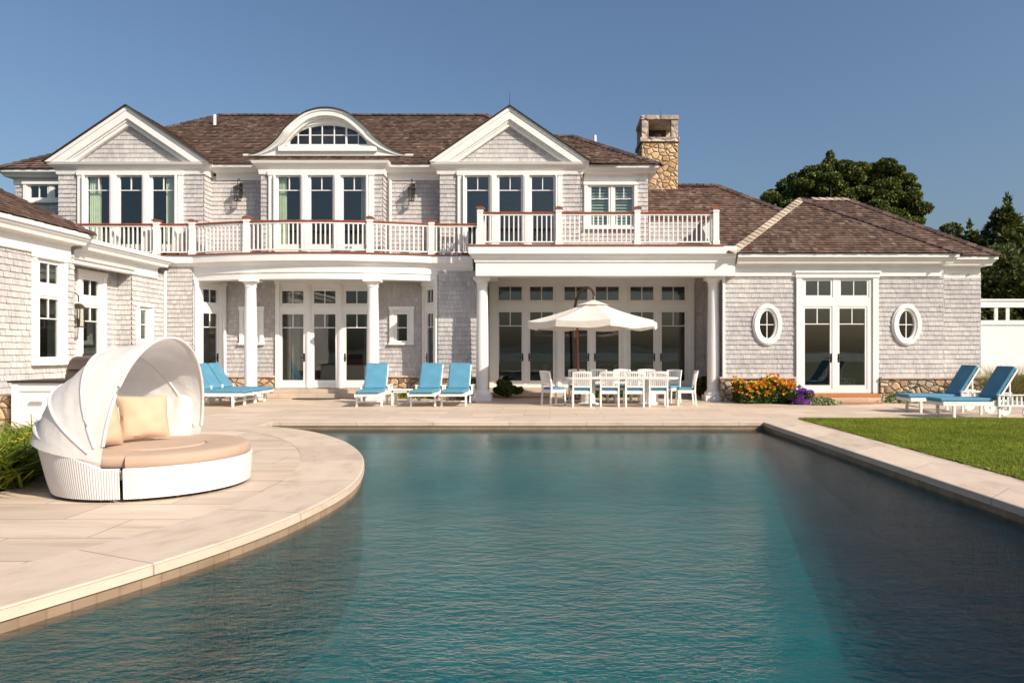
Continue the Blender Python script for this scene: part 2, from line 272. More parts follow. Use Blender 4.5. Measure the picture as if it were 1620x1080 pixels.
# ------------------------------------------------------------ mesh helpers
class MB:
    def __init__(s, mats=('white',)):
        s.v = []; s.f = []; s.uv = []; s.mi = []; s.mats = list(mats if isinstance(mats, (list, tuple)) else (mats,)); s.T = None
    def face(s, idx, mi=0, uv=None): s.f.append(tuple(idx)); s.mi.append(mi); s.uv.append(uv)
    def addv(s, pts):
        k = len(s.v)
        if s.T is not None: pts = [s.T(p) for p in pts]
        s.v.extend([tuple(p) for p in pts]); return k
    def poly(s, pts, mi=0, uv=None):
        k = s.addv(pts); s.face(range(k, k+len(pts)), mi, uv)
    def box(s, x0, x1, y0, y1, z0, z1, mi=0):
        k = s.addv([(x0,y0,z0),(x1,y0,z0),(x1,y1,z0),(x0,y1,z0),(x0,y0,z1),(x1,y0,z1),(x1,y1,z1),(x0,y1,z1)])
        for q in ((3,2,1,0),(4,5,6,7),(0,1,5,4),(1,2,6,5),(2,3,7,6),(3,0,4,7)): s.face([k+i for i in q], mi)
        return s
    def bar(s, a, b, w, d=None, up=(0,0,1), mi=0):
        d = w if d is None else d
        a = Vector(a); b = Vector(b); ax = (b-a).normalized(); up = Vector(up)
        if abs(ax.dot(up)) > 0.98: up = Vector((0,1,0))
        sx = ax.cross(up).normalized(); sy = sx.cross(ax).normalized()
        P = [p + sx*(i*w/2) + sy*(j*d/2) for p in (a, b) for i, j in ((-1,-1),(1,-1),(1,1),(-1,1))]
        k = s.addv(P)
        for q in ((3,2,1,0),(4,5,6,7),(0,1,5,4),(1,2,6,5),(2,3,7,6),(3,0,4,7)): s.face([k+i for i in q], mi)
        return s
    def tube(s, pts, r, n=8, mi=0, cap=True):
        pts = [Vector(p) for p in pts]; rs = r if isinstance(r, (list, tuple)) else [r]*len(pts)
        rings = []
        for i, p in enumerate(pts):
            t = (pts[min(i+1, len(pts)-1)] - pts[max(i-1, 0)]).normalized()
            up = Vector((0,0,1)) if abs(t.z) < 0.9 else Vector((0,1,0))
            a = t.cross(up).normalized(); b_ = a.cross(t).normalized()
            rings.append(s.addv([p + (a*math.cos(2*PI*j/n) + b_*math.sin(2*PI*j/n))*rs[i] for j in range(n)]))
        for i in range(len(pts)-1):
            for j in range(n):
                s.face((rings[i]+j, rings[i]+(j+1)%n, rings[i+1]+(j+1)%n, rings[i+1]+j), mi)
        if cap:
            s.face([rings[0]+j for j in range(n)][::-1], mi); s.face([rings[-1]+j for j in range(n)], mi)
        return s
    def lathe(s, prof, c=(0,0,0), n=24, mi=0):
        rings = [s.addv([(c[0]+r*math.cos(2*PI*j/n), c[1]+r*math.sin(2*PI*j/n), c[2]+z) for j in range(n)]) for r, z in prof]
        for i in range(len(prof)-1):
            for j in range(n): s.face((rings[i]+j, rings[i]+(j+1)%n, rings[i+1]+(j+1)%n, rings[i+1]+j), mi)
        s.face([rings[0]+j for j in range(n)][::-1], mi); s.face([rings[-1]+j for j in range(n)], mi)
        return s
    def prism(s, pts, d, mi=0):
        """pts: planar 3d polygon; d: extrusion vector"""
        n = len(pts); k = s.addv(pts); k2 = s.addv([tuple(Vector(p)+Vector(d)) for p in pts])
        s.face([k+i for i in range(n)], mi); s.face([k2+i for i in range(n)][::-1], mi)
        for i in range(n): s.face((k+i, k2+i, k2+(i+1)%n, k+(i+1)%n), mi)
        return s
    def build(s, name, mat=None, parent=None, smooth=False, bevel=0):
        me = bpy.data.meshes.new(name); me.from_pydata(s.v, [], s.f)
        for mm in ([mat] if mat else s.mats): me.materials.append(M[mm] if isinstance(mm, str) else mm)
        if not mat: me.polygons.foreach_set('material_index', s.mi)
        if any(u is not None for u in s.uv):
            l = me.uv_layers.new(name='UVMap'); flat = []
            for f, u in zip(s.f, s.uv): flat.extend([c for p in (u if u is not None else [(0,0)]*len(f)) for c in p])
            l.data.foreach_set('uv', flat)
        bm = bmesh.new(); bm.from_mesh(me); bmesh.ops.recalc_face_normals(bm, faces=bm.faces); bm.to_mesh(me); bm.free()
        if smooth: me.polygons.foreach_set('use_smooth', [True]*len(me.polygons))
        me.update()
        o = bpy.data.objects.new(name, me); C.objects.link(o)
        if parent is not None: o.parent = parent
        if bevel:
            md = o.modifiers.new('bevel', 'BEVEL'); md.width = bevel; md.segments = 2; md.limit_method = 'ANGLE'; md.angle_limit = R(40)
        if smooth:
            md = o.modifiers.new('edges', 'EDGE_SPLIT'); md.split_angle = R(35)
        return o
def frame(ox, oy, a, oz=0.0):
    """local (u, n, w): along the wall, out of the wall, up"""
    ca, sa = math.cos(a), math.sin(a)
    return lambda p: (ox + p[0]*ca + p[1]*sa, oy + p[0]*sa - p[1]*ca, oz + p[2])
def thing(name, label, cat, loc=(0,0,0), rz=0.0, group=None):
    o = bpy.data.objects.new(name, None); C.objects.link(o); o.empty_display_size = 0.2
    o.location = loc; o.rotation_euler = (0, 0, rz); o['label'] = label; o['category'] = cat
    if group: o['group'] = group
    return o
def tag(o, label, cat, group=None, kind=None):
    o['label'] = label; o['category'] = cat
    if group: o['group'] = group
    if kind: o['kind'] = kind
    return o
def copy_tree(o, parent=None):
    c = o.copy(); C.objects.link(c)
    if parent is not None: c.parent = parent
    for ch in list(o.children): copy_tree(ch, c)
    return c
def put(o, x, y, z, rz, label):
    o.location = (x, y, z); o.rotation_euler = (0, 0, rz); o['label'] = label; return o
def clipaxis(poly, ax, val, keep_gt):
    out = []
    for i in range(len(poly)):
        a, b = poly[i], poly[(i+1) % len(poly)]
        ia = (a[ax] >= val) if keep_gt else (a[ax] <= val); ib = (b[ax] >= val) if keep_gt else (b[ax] <= val)
        if ia: out.append(a)
        if ia != ib:
            t = (val-a[ax])/(b[ax]-a[ax]); out.append((a[0]+(b[0]-a[0])*t, a[1]+(b[1]-a[1])*t))
    return out
def shingles(mb, poly, O, U, V, N, h, wd, t, jag=0.0, base=True, mi=0, mib=1):
    """cover a convex (u,v) polygon with separate overlapping shingles"""
    O, U, V, N = (Vector(q) for q in (O, U, V, N))
    if base: mb.poly([O+U*u+V*v-N*0.004 for u, v in poly], mib)
    v0, v1 = min(p[1] for p in poly), max(p[1] for p in poly)
    for r_ in range(math.floor(v0/h), math.ceil(v1/h)+1):
        lo, hi = max(r_*h, v0), min((r_+1)*h, v1)
        if hi-lo < 0.004: continue
        st = clipaxis(clipaxis(poly, 1, lo, True), 1, hi, False)
        if len(st) < 3: continue
        ua, ub = min(p[0] for p in st), max(p[0] for p in st); u = ua - random.random()*wd
        while u < ub:
            w_ = wd*random.uniform(0.6, 1.5); c = clipaxis(clipaxis(st, 0, u+0.002, True), 0, u+w_-0.002, False)
            u += w_
            if len(c) < 3: continue
            tt = t*random.uniform(0.75, 1.3); jj = random.uniform(0, jag)
            bot = [i for i, p in enumerate(c) if p[1] < lo+1e-5]
            P = []
            for i, p in enumerate(c):
                vv = p[1] - (jj if i in bot else 0)
                P.append(O+U*p[0]+V*vv+N*(tt*(1-(p[1]-r_*h)/h)+0.001))
            k = mb.addv(P); mb.face(range(k, k+len(P)), mi)
            if len(bot) == 2:
                i, j = bot
                k2 = mb.addv([P[i]-N*tt*1.0, P[j]-N*tt*1.0]); mb.face((k+i, k+j, k2+1, k2), mi)
def wall(parent, ox, oy, a, length, z0, z1, holes=(), name='wall', mats=('shingle', 'dark'), h=0.14):
    mb = MB(mats); U = Vector((math.cos(a), math.sin(a), 0)); N = Vector((math.sin(a), -math.cos(a), 0))
    us = sorted({0, length, *[x for q in holes for x in q[:2]]})
    us = [u for u in us if 0 <= u <= length]
    for ua, ub in zip(us, us[1:]):
        if ub-ua < 1e-4: continue
        mid = (ua+ub)/2; hs = sorted([(q[2], q[3]) for q in holes if q[0] <= mid <= q[1]]); z = z0
        for ha, hb in hs + [(z1, z1)]:
            if ha-z > 0.01: shingles(mb, [(ua, z), (ub, z), (ub, min(ha, z1)), (ua, min(ha, z1))], (ox, oy, 0), U, (0, 0, 1), N, h, 0.105, 0.021, 0.004)
            z = max(z, hb)
    return mb.build(name, None, parent)
def roofplane(mb, pts, h=0.17, wd=0.13, t=0.022):
    P = [Vector(p) for p in pts]; N = (P[1]-P[0]).cross(P[2]-P[0]).normalized()
    if N.z < 0: N = -N
    U = Vector((0, 0, 1)).cross(N).normalized(); V = N.cross(U).normalized()
    O = P[0]; poly = [((p-O).dot(U), (p-O).dot(V)) for p in P]
    shingles(mb, poly, O, U, V, N, h, wd, t, 0.018)
def sweep(mb, path, prof, mi=0, closed=False, cap=True, zs=None):
    """path 2d; profile (n, z) with n to the right of travel"""
    n = len(path); P = [Vector((p[0], p[1])) for p in path]; rings = []; s = 0.0; ss = []
    for i in range(n):
        if i: s += (P[i]-P[i-1]).length
        ss.append(s)
        a = P[i-1] if (i or closed) else None; c = P[(i+1) % n] if (i < n-1 or closed) else None
        d1 = (P[i]-a).normalized() if a is not None else None; d2 = (c-P[i]).normalized() if c is not None else None
        if d1 is None: d1 = d2
        if d2 is None: d2 = d1
        n1 = Vector((d1.y, -d1.x)); n2 = Vector((d2.y, -d2.x)); m_ = (n1+n2).normalized(); k = 1/max(0.3, m_.dot(n1))
        dz = zs[i] if zs else 0
        rings.append(mb.addv([(P[i].x+m_.x*q*k, P[i].y+m_.y*q*k, z+dz) for q, z in prof]))
    L = [0.0]; np_ = len(prof)
    for j in range(np_): L.append(L[-1]+math.dist(prof[j], prof[(j+1) % np_]))
    rr = list(range(n-1)) + ([n-1] if closed else [])
    for i in rr:
        i2 = (i+1) % n; s1 = ss[i]; s2 = ss[i2] if i2 else s+(P[0]-P[-1]).length
        for j in range(np_):
            j2 = (j+1) % np_
            mb.face((rings[i]+j, rings[i2]+j, rings[i2]+j2, rings[i]+j2), mi, [(s1, L[j]), (s2, L[j]), (s2, L[j+1]), (s1, L[j+1])])
    if cap and not closed:
        mb.face([rings[0]+j for j in range(np_)], mi, [(0, 0)]*np_); mb.face([rings[-1]+j for j in range(np_)], mi, [(0, 0)]*np_)
    return mb
def catmull(P, k=6):
    out = []
    for i in range(len(P)-1):
        p0 = P[max(i-1, 0)]; p1 = P[i]; p2 = P[i+1]; p3 = P[min(i+2, len(P)-1)]
        for j in range(k):
            t = j/k
            out.append(tuple(0.5*(2*p1[c]+(p2[c]-p0[c])*t+(2*p0[c]-5*p1[c]+4*p2[c]-p3[c])*t*t+(3*p1[c]-p0[c]-3*p2[c]+p3[c])*t**3) for c in range(len(p1))))
    out.append(tuple(P[-1])); return out
def npmesh(name, verts, nper, mat, parent=None):
    """verts (F*nper,3): separate faces of nper corners"""
    F = len(verts)//nper; me = bpy.data.meshes.new(name)
    me.vertices.add(len(verts)); me.vertices.foreach_set('co', np.asarray(verts, dtype=np.float32).ravel())
    me.loops.add(len(verts)); me.loops.foreach_set('vertex_index', np.arange(len(verts), dtype=np.int32))
    me.polygons.add(F); me.polygons.foreach_set('loop_start', np.arange(0, F*nper, nper, dtype=np.int32))
    me.polygons.foreach_set('loop_total', np.full(F, nper, dtype=np.int32))
    me.materials.append(M[mat]); me.update(calc_edges=True); me.validate()
    o = bpy.data.objects.new(name, me); C.objects.link(o)
    if parent is not None: o.parent = parent
    return o
def leaves(cent, size, elong=1.6, dirs=None, spread=1.0):
    """diamond leaves at cent (N,3)"""
    n = len(cent); d = rng.normal(size=(n, 3)); d /= np.linalg.norm(d, axis=1)[:, None]
    if dirs is not None: d = d*spread + dirs; d /= np.linalg.norm(d, axis=1)[:, None]
    e = rng.normal(size=(n, 3)); e -= (e*d).sum(1)[:, None]*d; e /= np.linalg.norm(e, axis=1)[:, None]
    sz = size*rng.uniform(0.6, 1.3, size=(n, 1))
    q = np.stack([cent-d*sz*elong/2, cent+e*sz*0.5, cent+d*sz*elong/2, cent-e*sz*0.5], axis=1)
    return q.reshape(-1, 3)
def blades(base, h, w, lean, curve=0.3):
    """two-segment grass blades; base (N,3)"""
    n = len(base); a = rng.uniform(0, 2*PI, n); L = h*rng.uniform(0.6, 1.25, n); le = lean*rng.uniform(0.2, 1.2, n)
    dx, dy = np.cos(a), np.sin(a); px, py = -dy, dx; ww = w*rng.uniform(0.7, 1.3, n)
    def P(t, s):
        off = le*L*(t+curve*t*t); z = L*(t-0.35*lean*t*t)
        k = ww*s*0.5
        return base + np.stack([dx*off+px*k, dy*off+py*k, z], axis=1)
    z1 = np.concatenate([np.stack([P(0, 1), P(0, -1), P(0.5, -0.8), P(0.5, 0.8)], 1), np.stack([P(0.5, 0.8), P(0.5, -0.8), P(1.0, -0.1), P(1.0, 0.1)], 1)], 0)
    return z1.reshape(-1, 3)
# ============================================================ setting
def flat(name, outer, holes, z, mat, kind='structure', thick=0.0):
    loops = [[Vector((x, y, 0)) for x, y in outer]] + [[Vector((x, y, 0)) for x, y in h] for h in holes]
    pts = [p for l in loops for p in l]; tr = tessellate_polygon(loops)
    me = bpy.data.meshes.new(name); me.from_pydata([(p.x, p.y, z) for p in pts], [], [t for t in tr]); me.materials.append(M[mat])
    bm = bmesh.new(); bm.from_mesh(me)
    for f in bm.faces:
        f.normal_update()
        if f.normal.z < 0: f.normal_flip()
    bm.to_mesh(me); bm.free()
    o = bpy.data.objects.new(name, me); C.objects.link(o); o['kind'] = kind; return o
curve = catmull([(-5.80,13.80),(-5.37,13.59),(-4.40,12.80),(-3.51,11.62),(-2.82,10.23),(-2.40,8.9),(-2.20,7.6),(-2.30,6.3),(-2.60,5.21),(-3.16,3.99),(-3.9,2.5),(-5.2,0.4),(-7.0,-1.6)], 6)
pool = [(4.46, -5), (4.46, 14.5), (-5.80, 14.5)] + curve + [(-7.0, -5)]
def offset(path, d):
    mb = MB(); sweep(mb, path, [(d, 0)], closed=True); return [(v[0], v[1]) for v in mb.v]
copo = [p for p in offset(pool, 0.80)]
# patio: everything paved around pool and house, lawn to the right
patio_out = [(-13, 30), (16, 30), (16, 15.2), (5.42, 15.2), (5.42, -7), (-9, -7), (-9, -0.5), (-7.9, 2.0), (-7.2, 5.0), (-5.75, 7.2), (-6.1, 8.5), (-6.75, 9.9), (-8.2, 11.2), (-13, 11.5)]
copo[0] = (5.26, -5.8); 
flat('patio', patio_out, [offset(pool, 0.78)], 0.0, 'patio')
gs = MB(); 
flat('ground', [(-3000, -60), (3000, -60), (3000, 6000), (-3000, 6000)], [offset(pool, 0.5)], -0.05, 'ground')
flat('sea', [(-9000, -60.0), (9000, -60.0), (9000, -9000), (-9000, -9000)], [], -3.0, 'sea')
mb = MB('ground'); mb.poly([(-3000,-60,-0.05),(3000,-60,-0.05),(3000,-62,-3.2),(-3000,-62,-3.2)]); o = mb.build('ground_bank'); o['kind'] = 'structure'
mb = MB('hills'); n = 60; k = []
hz = [10+14*math.sin(i*0.37)*math.sin(i*0.11+1)+5*math.sin(i*1.3) for i in range(n+1)]
for i in range(n):
    x0 = -3000+i*100; x1 = x0+100
    a, b_ = max(2, hz[i]), max(2, hz[i+1])
    mb.poly([(x0,-1900,-3),(x1,-1900,-3),(x1,-2100,b_),(x0,-2100,a)]); mb.poly([(x0,-2100,a),(x1,-2100,b_),(x1,-2400,-3),(x0,-2400,-3)])
o = mb.build('hills'); o['kind'] = 'structure'
mb = MB(['coping']); sweep(mb, pool, [(-0.02, -0.010), (-0.012, -0.002), (0.0, 0.004), (0.80, 0.004), (0.80, -0.10), (-0.02, -0.075)], closed=True)
o = mb.build('pool_coping'); o['kind'] = 'structure'
mb = MB(['tile', 'plaster']); sweep(mb, pool, [(0.0, -0.074), (0.0, -0.20), (0.3, -0.20), (0.3, -0.074)], closed=True)
o = mb.build('pool_tile_band'); o['kind'] = 'structure'
mb = MB(['plaster']); sweep(mb, pool, [(0.012, -0.19), (0.012, -3.2), (0.3, -3.2), (0.3, -0.19)], closed=True)
# sloping floor
def fl(y): return -0.15-min(2.4, max(0.42, 0.46+(12.2-y)*0.150))
ys = [15.0+(-21.5)*i/24 for i in range(25)]
for a, b_ in zip(ys, ys[1:]): mb.poly([(-7.6, a, fl(a)), (4.9, a, fl(a)), (4.9, b_, fl(b_)), (-7.6, b_, fl(b_))])
o = mb.build('pool_basin'); o['kind'] = 'structure'
wp = offset(pool, 0.006)
loops = [[Vector((x, y, 0)) for x, y in wp]]; tr = tessellate_polygon(loops)
mb = MB('water'); k = mb.addv([(x, y, -0.15) for x, y in wp]); k2 = mb.addv([(x, y, -3.4) for x, y in wp]); n = len(wp)
for t in tr: mb.face([k+i for i in t]); mb.face([k2+i for i in t][::-1])
for i in range(n): mb.face((k+i, k+(i+1)%n, k2+(i+1)%n, k2+i))
o = mb.build('pool_water'); o['kind'] = 'structure'
# lawn
lawn = [(5.42, -7), (5.42, 15.2), (16, 15.2), (40, 15.2), (40, -7)]
flat('lawn', [(5.43, -7), (5.43, 15.19), (40, 15.19), (40, -7)], [], 0.012, 'lawnbase')
N1 = 150000
yy = rng.uniform(5.5, 15.2, N1*2); xx = 5.395+0.03*np.sin(yy*9)*np.sin(yy*2.3)+rng.uniform(0, 1, N1*2)**1.0*6.2
keep = (xx < yy*0.70+0.4); xx = xx[keep][:N1]; yy = yy[keep][:N1]
far = np.stack([xx, yy, np.full(len(xx), 0.01)], 1)
o = npmesh('lawn_grass', blades(far, 0.042, 0.006, 0.7), 4, 'grass'); tag(o, 'short mown green lawn beside the pool coping', 'grass', kind='stuff')
# planting beds at the left
flat('planting_bed', [(-9, -0.5), (-7.9, 2.0), (-7.2, 5.0), (-5.75, 7.2), (-6.1, 8.5), (-6.75, 9.9), (-8.2, 11.2), (-13, 11.5), (-13, -0.5)], [], 0.02, 'soil')

# ============================================================ house
H = thing('house', 'grey cedar shingled two storey house with white trim and brown shake roofs', 'house')
def casing(fr, U0, U1, W0, W1, units, border=0.12, mull=(), mn=0.10, head=0.0, name='window_casing', stile=0.065, kinds='window', nofill=False):
    """units: (kind, g0, g1, w0, w1, hbar, vbar, handle_side)"""
    mb = MB('white'); mb.T = fr
    L = [(g0-stile, g1+stile, w0-stile*(1.0 if k == 'window' else 1.9), w1+stile, ) for k, g0, g1, w0, w1, *_ in units]
    us = sorted({U0, U1, *[x for q in L for x in q[:2]]}); us = [u for u in us if U0 <= u <= U1]
    for ua, ub in zip(us, us[1:]):
        if ub-ua < 1e-3: continue
        mid = (ua+ub)/2; z = W0
        for ha, hb in sorted([(q[2], q[3]) for q in L if q[0] < mid < q[1]]) + [(W1, W1)]:
            if ha-z > 0.004: mb.box(ua, ub, -0.05, 0.035, z, ha)
            z = max(z, hb)
    # raised border and mullion covers
    mb.box(U0-0.003, U0+border, 0.035, 0.075, W0, W1-border); mb.box(U1-border, U1+0.003, 0.035, 0.075, W0, W1-border)
    mb.box(U0-0.03, U1+0.03, 0.035, 0.095, W1-border, W1+0.003)
    if kinds == 'window': mb.box(U0-0.03, U1+0.03, 0.035, 0.11, W0-0.004, W0+0.06)
    for mc, mw in mull:
        mb.box(mc-mw/2, mc+mw/2, 0.035, mn, W0, W1-border-0.002); mb.box(mc-mw/2+0.04, mc+mw/2-0.04, mn, mn+0.02, W0, W1-border-0.03)
    mb.build(name, None, H)
    for (k, g0, g1, w0, w1, hb, vb, hs), q in zip(units, L):
        f = MB('white'); f.T = fr; a, b_, c, d = q; e = 0.004
        f.box(a+e, g0, -0.04, 0.02, c+e, d-e); f.box(g1, b_-e, -0.04, 0.02, c+e, d-e); f.box(g0, g1, -0.04, 0.02, c+e, w0); f.box(g0, g1, -0.04, 0.02, w1, d-e)
        fo = f.build(k, None, H)
        p = MB('glass'); p.T = fr; p.box(g0-0.005, g1+0.005, -0.022, -0.014, w0-0.005, w1+0.005); p.build('pane', None, fo)
        mu = MB('white'); mu.T = fr; t = 0.013; top = w1
        if hb: mu.box(g0, g1, -0.034, 0.004, hb-t, hb+t)
        if vb: mu.box((g0+g1)/2-t, (g0+g1)/2+t, -0.032, 0.006, (hb+t) if (hb and vb == 1) else w0, w1)
        if hb or vb: mu.build('muntin', None, fo)
        if hs:
            hx = g1+stile*0.45 if hs > 0 else g0-stile*0.45
            hm = MB('black'); hm.T = fr; zc = 1.28
            hm.box(hx-0.022, hx+0.022, 0.02, 0.032, zc-0.13, zc+0.13); hm.box(hx-0.012, hx+0.012, 0.03, 0.07, zc-0.012, zc+0.012)
            hm.box(min(hx, hx-hs*0.11), max(hx, hx-hs*0.11), 0.055, 0.072, zc-0.011, zc+0.011); hm.build('handle', None, fo)
def curtain(fr, u0, u1, w0, w1, n0, mat='curtain'):
    mb = MB(mat); mb.T = fr; N = 28; k = None
    for i in range(N+1):
        u = u0+(u1-u0)*i/N; nn = n0+0.035*math.sin(i*1.35+u*3)
        j = mb.addv([(u, nn, w0), (u, nn, w1)])
        if k is not None: mb.face((k, j, j+1, k+1))
        k = j
    return mb.build('curtain', None, H, smooth=True)
A0 = 0.0
# ---- left wing
LW = PI/2
wall(H, -11.75, 8.0, LW, 9.16, 0, 3.86, [(15.86-8, 16.72-8, 1.20, 3.62)])
wall(H, -12.31, 17.16, LW, 2.61, 0, 3.86, [(18.12-17.16, 19.12-17.16, 0, 3.5)])
wall(H, -12.31, 19.77, 0, 0.41, 0, 3.86)
wall(H, -11.9, 19.77, LW, 1.73, 0, 3.86, [(20.10-19.77, 20.62-19.77, 1.74, 2.8)])
f = frame(-11.75, 0, LW)
casing(f, 15.74, 16.84, 1.16, 3.72, [('window', 15.99, 16.59, 3.07, 3.52, None, 2, 0), ('window', 15.99, 16.59, 1.345, 2.70, 2.24, 1, 0)], 0.10)
f = frame(-12.31, 0, LW)
casing(f, 18.05, 19.2, 0.10, 3.62, [('window', 18.32, 18.92, 2.97, 3.37, None, 2, 0), ('door', 18.32, 18.92, 0.45, 2.64, 2.28, 1, -1)], 0.12, kinds='door')
f = frame(-11.9, 0, LW)
casing(f, 19.96, 20.76, 1.68, 2.86, [('window', 20.19, 20.47, 1.84, 2.68, 2.26, 0, 0)], 0.08)
mb = MB('white'); mb.box(-12.36, -11.78, 17.10, 17.20, 0, 3.86); mb.build('corner_board', None, H)
mb = MB('white'); mb.box(-11.92, -11.86, 21.38, 21.50, 0, 3.86); mb.build('corner_board', None, H)
eave = lambda wo, zt: [(0, zt), (0, zt-0.10), (-0.035, zt-0.10), (-0.05, zt-0.15), (-0.10, zt-0.20), (-0.12, zt-0.27), (-wo+0.09, zt-0.29), (-wo+0.045, zt-0.33), (-wo+0.045, zt-0.62), (-wo+0.025, zt-0.64), (-wo-0.10, zt-0.64), (-wo-0.10, zt)]
mb = MB('white'); sweep(mb, [(-11.35, 8), (-11.35, 17.3), (-11.85, 17.3)], eave(0.38, 4.35)); mb.build('eave_cornice', None, H)
mb = MB('white'); sweep(mb, [(-11.53, 17.3), (-11.53, 21.32), (-12.2, 21.32)], eave(0.36, 4.30)); mb.build('eave_cornice', None, H)
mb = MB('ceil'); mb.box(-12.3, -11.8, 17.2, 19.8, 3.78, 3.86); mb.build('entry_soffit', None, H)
# left wing roof, hipped at its far end
z0 = 4.37; L = 4.0; s_ = 0.60
mb = MB(['roof', 'roofdark']); e = -11.33
roofplane(mb, [(e, 8, z0), (e, 17.32, z0), (e-L, 17.32-L, z0+L*s_), (e-L, 8, z0+L*s_)])
roofplane(mb, [(e, 17.32, z0), (e-2*L, 17.32, z0), (e-L, 17.32-L, z0+L*s_)])
mb.poly([(e-L, 8, z0+L*s_), (e-L, 17.32-L, z0+L*s_), (e-2*L, 17.32, z0), (e-2*L, 8, z0)], 1)
mb.build('roof', None, H)
mb = MB('roofdark'); mb.box(-16, -11.6, 17.1, 21.5, 4.20, 4.29); mb.build('flat_roof', None, H)
def caps(a, b, mat='cap', w=0.20, name='ridge_cap', parent=H):
    a = Vector(a); b = Vector(b); L_ = (b-a).length; n = max(1, int(L_/0.24)); mb = MB(mat); d = (b-a)/n
    up = Vector((0, 0, 1)); side = d.cross(up).normalized()
    for i in range(n):
        p = a+d*i; q = p+d*1.25 if i < n-1 else p+d
        for s in (-1, 1):
            P = [p+up*0.075, q+up*0.04, q+up*0.04+side*s*w-up*w*0.5, p+up*0.075+side*s*w-up*w*0.5]
            mb.prism(P, -up*0.03)
    return mb.build(name, None, parent)
caps((e, 17.32, z0), (e-L, 17.32-L, z0+L*s_))
# ---- ground floor centre porch
wall(H, -11.9, 21.5, 0, 0.85, 0, 4.3)
aE = math.atan2(0.9, 0.62)
lenE = math.hypot(0.9, 0.62)
wall(H, -11.05, 21.5, aE, lenE, 0.0, 3.95, [(0.05, 1.04, 0, 3.6)])
wall(H, -10.43, 22.4, 0, 6.36, 0.0, 3.95, [(10.43-8.70, 10.43-5.80, 0, 3.72), (10.43-9.90, 10.43-9.28, 1.75, 2.86), (10.43-5.07, 10.43-4.46, 1.75, 2.86)])
wall(H, -4.07, 22.4, -aE, lenE, 0.0, 3.95, [(0.05, 1.04, 0, 3.6)])
wall(H, -3.45, 21.5, 0, 1.25, 0, 3.95)
wall(H, -2.2, 21.5, PI/2, 1.8, 0, 4.0)
f = frame(-11.05, 21.5, aE); g = frame(-4.07, 22.4, -aE)
for q, hs in ((f, 1), (g, -1)):
    casing(q, 0.04, 1.05, 0.22, 3.68, [('window', 0.33, 0.76, 3.02, 3.42, None, 2, 0), ('door', 0.33, 0.76, 0.55, 2.67, 2.24, 1, hs)], 0.12, kinds='door')
f = frame(-7.25, 22.4, 0)
un = []
for c_, hs in ((-1.03, 1), (0, 0), (1.03, -1)):
    un += [('window', c_-0.345, c_+0.345, 3.02, 3.42, None, 2, 0), ('door', c_-0.345, c_+0.345, 0.55, 2.67, 2.24, 1, hs)]
casing(f, -1.57, 1.57, 0.30, 3.78, un, 0.13, [(-0.515, 0.13), (0.515, 0.13)], 0.06, kinds='door')
for c_ in (-9.59, -4.765):
    f = frame(c_, 22.4, 0); casing(f, -0.385, 0.385, 1.69, 2.92, [('window', -0.165, 0.165, 1.82, 2.67, 2.24, 0, 0)], 0.12)
def stonebase(path, zt=0.70, out=0.13, name='stone_base'):
    mb = MB('stone'); sweep(mb, path, [(out, 0), (out, zt-0.06), (-0.05, zt-0.06), (-0.05, 0)]); o = mb.build(name, None, H)
    mb = MB('stonecap'); sweep(mb, path, [(out+0.045, zt-0.06), (out+0.045, zt), (-0.05, zt), (-0.05, zt-0.06)]); mb.build('cap', None, o, bevel=0.012)
stonebase([(-10.40, 22.4), (-8.84, 22.4)]); stonebase([(-5.66, 22.4), (-4.07, 22.4)])
stonebase([(-3.45, 21.5), (-2.2, 21.5), (-2.2, 23.3)])
# ---- dining wall
un = []; 
for c_, hs in ((-1.33, 1), (-0.28, -1), (0.87, 1), (1.92, -1), (3.08, 1), (4.13, -1)):
    un += [('window', c_-0.385, c_+0.385, 3.19, 3.64, None, 2, 0), ('door', c_-0.385, c_+0.385, 0.50, 2.79, 2.33, 1, hs)]
f = frame(0, 23.3, 0)
wall(H, -2.2, 23.3, 0, 7.4, 0, 4.05, [(0.3, 6.9, 0, 3.9)])
casing(f, -2.02, 4.82, 0.26, 3.92, un, 0.14, [(0.295, 0.16), (2.50, 0.16)], 0.075, kinds='door')
wall(H, 5.2, 23.3, -PI/2, 2.6, 0, 4.05)
# ---- right pavilion
wall(H, 5.2, 20.7, 0, 6.52, 0, 3.9, [(7.42-5.2, 9.65-5.2, 0, 3.75), (6.46-5.2-0.30, 6.46-5.2+0.30, 1.83, 2.71), (10.6-5.2-0.30, 10.6-5.2+0.30, 1.83, 2.71)])
wall(H, 11.72, 20.7, PI/2, 0.45, 0, 3.9)
wall(H, 11.72, 21.15, 0, 1.38, 0, 3.9)
wall(H, 13.1, 21.15, PI/2, 6, 0, 3.9)
f = frame(0, 20.7, 0)
casing(f, 7.32, 9.75, 0.24, 3.82, [('window', 7.61, 8.35, 3.14, 3.57, None, 2, 0), ('window', 8.65, 9.43, 3.14, 3.57, None, 2, 0),
    ('door', 7.58, 8.33, 0.47, 2.75, 2.29, 1, 1), ('door', 8.61, 9.37, 0.47, 2.75, 2.29, 1, -1)], 0.16, kinds='door')
mb = MB('white'); mb.T = f; mb.box(7.26, 9.81, 0.0, 0.13, 3.80, 3.86); mb.build('door_head_trim', None, H)
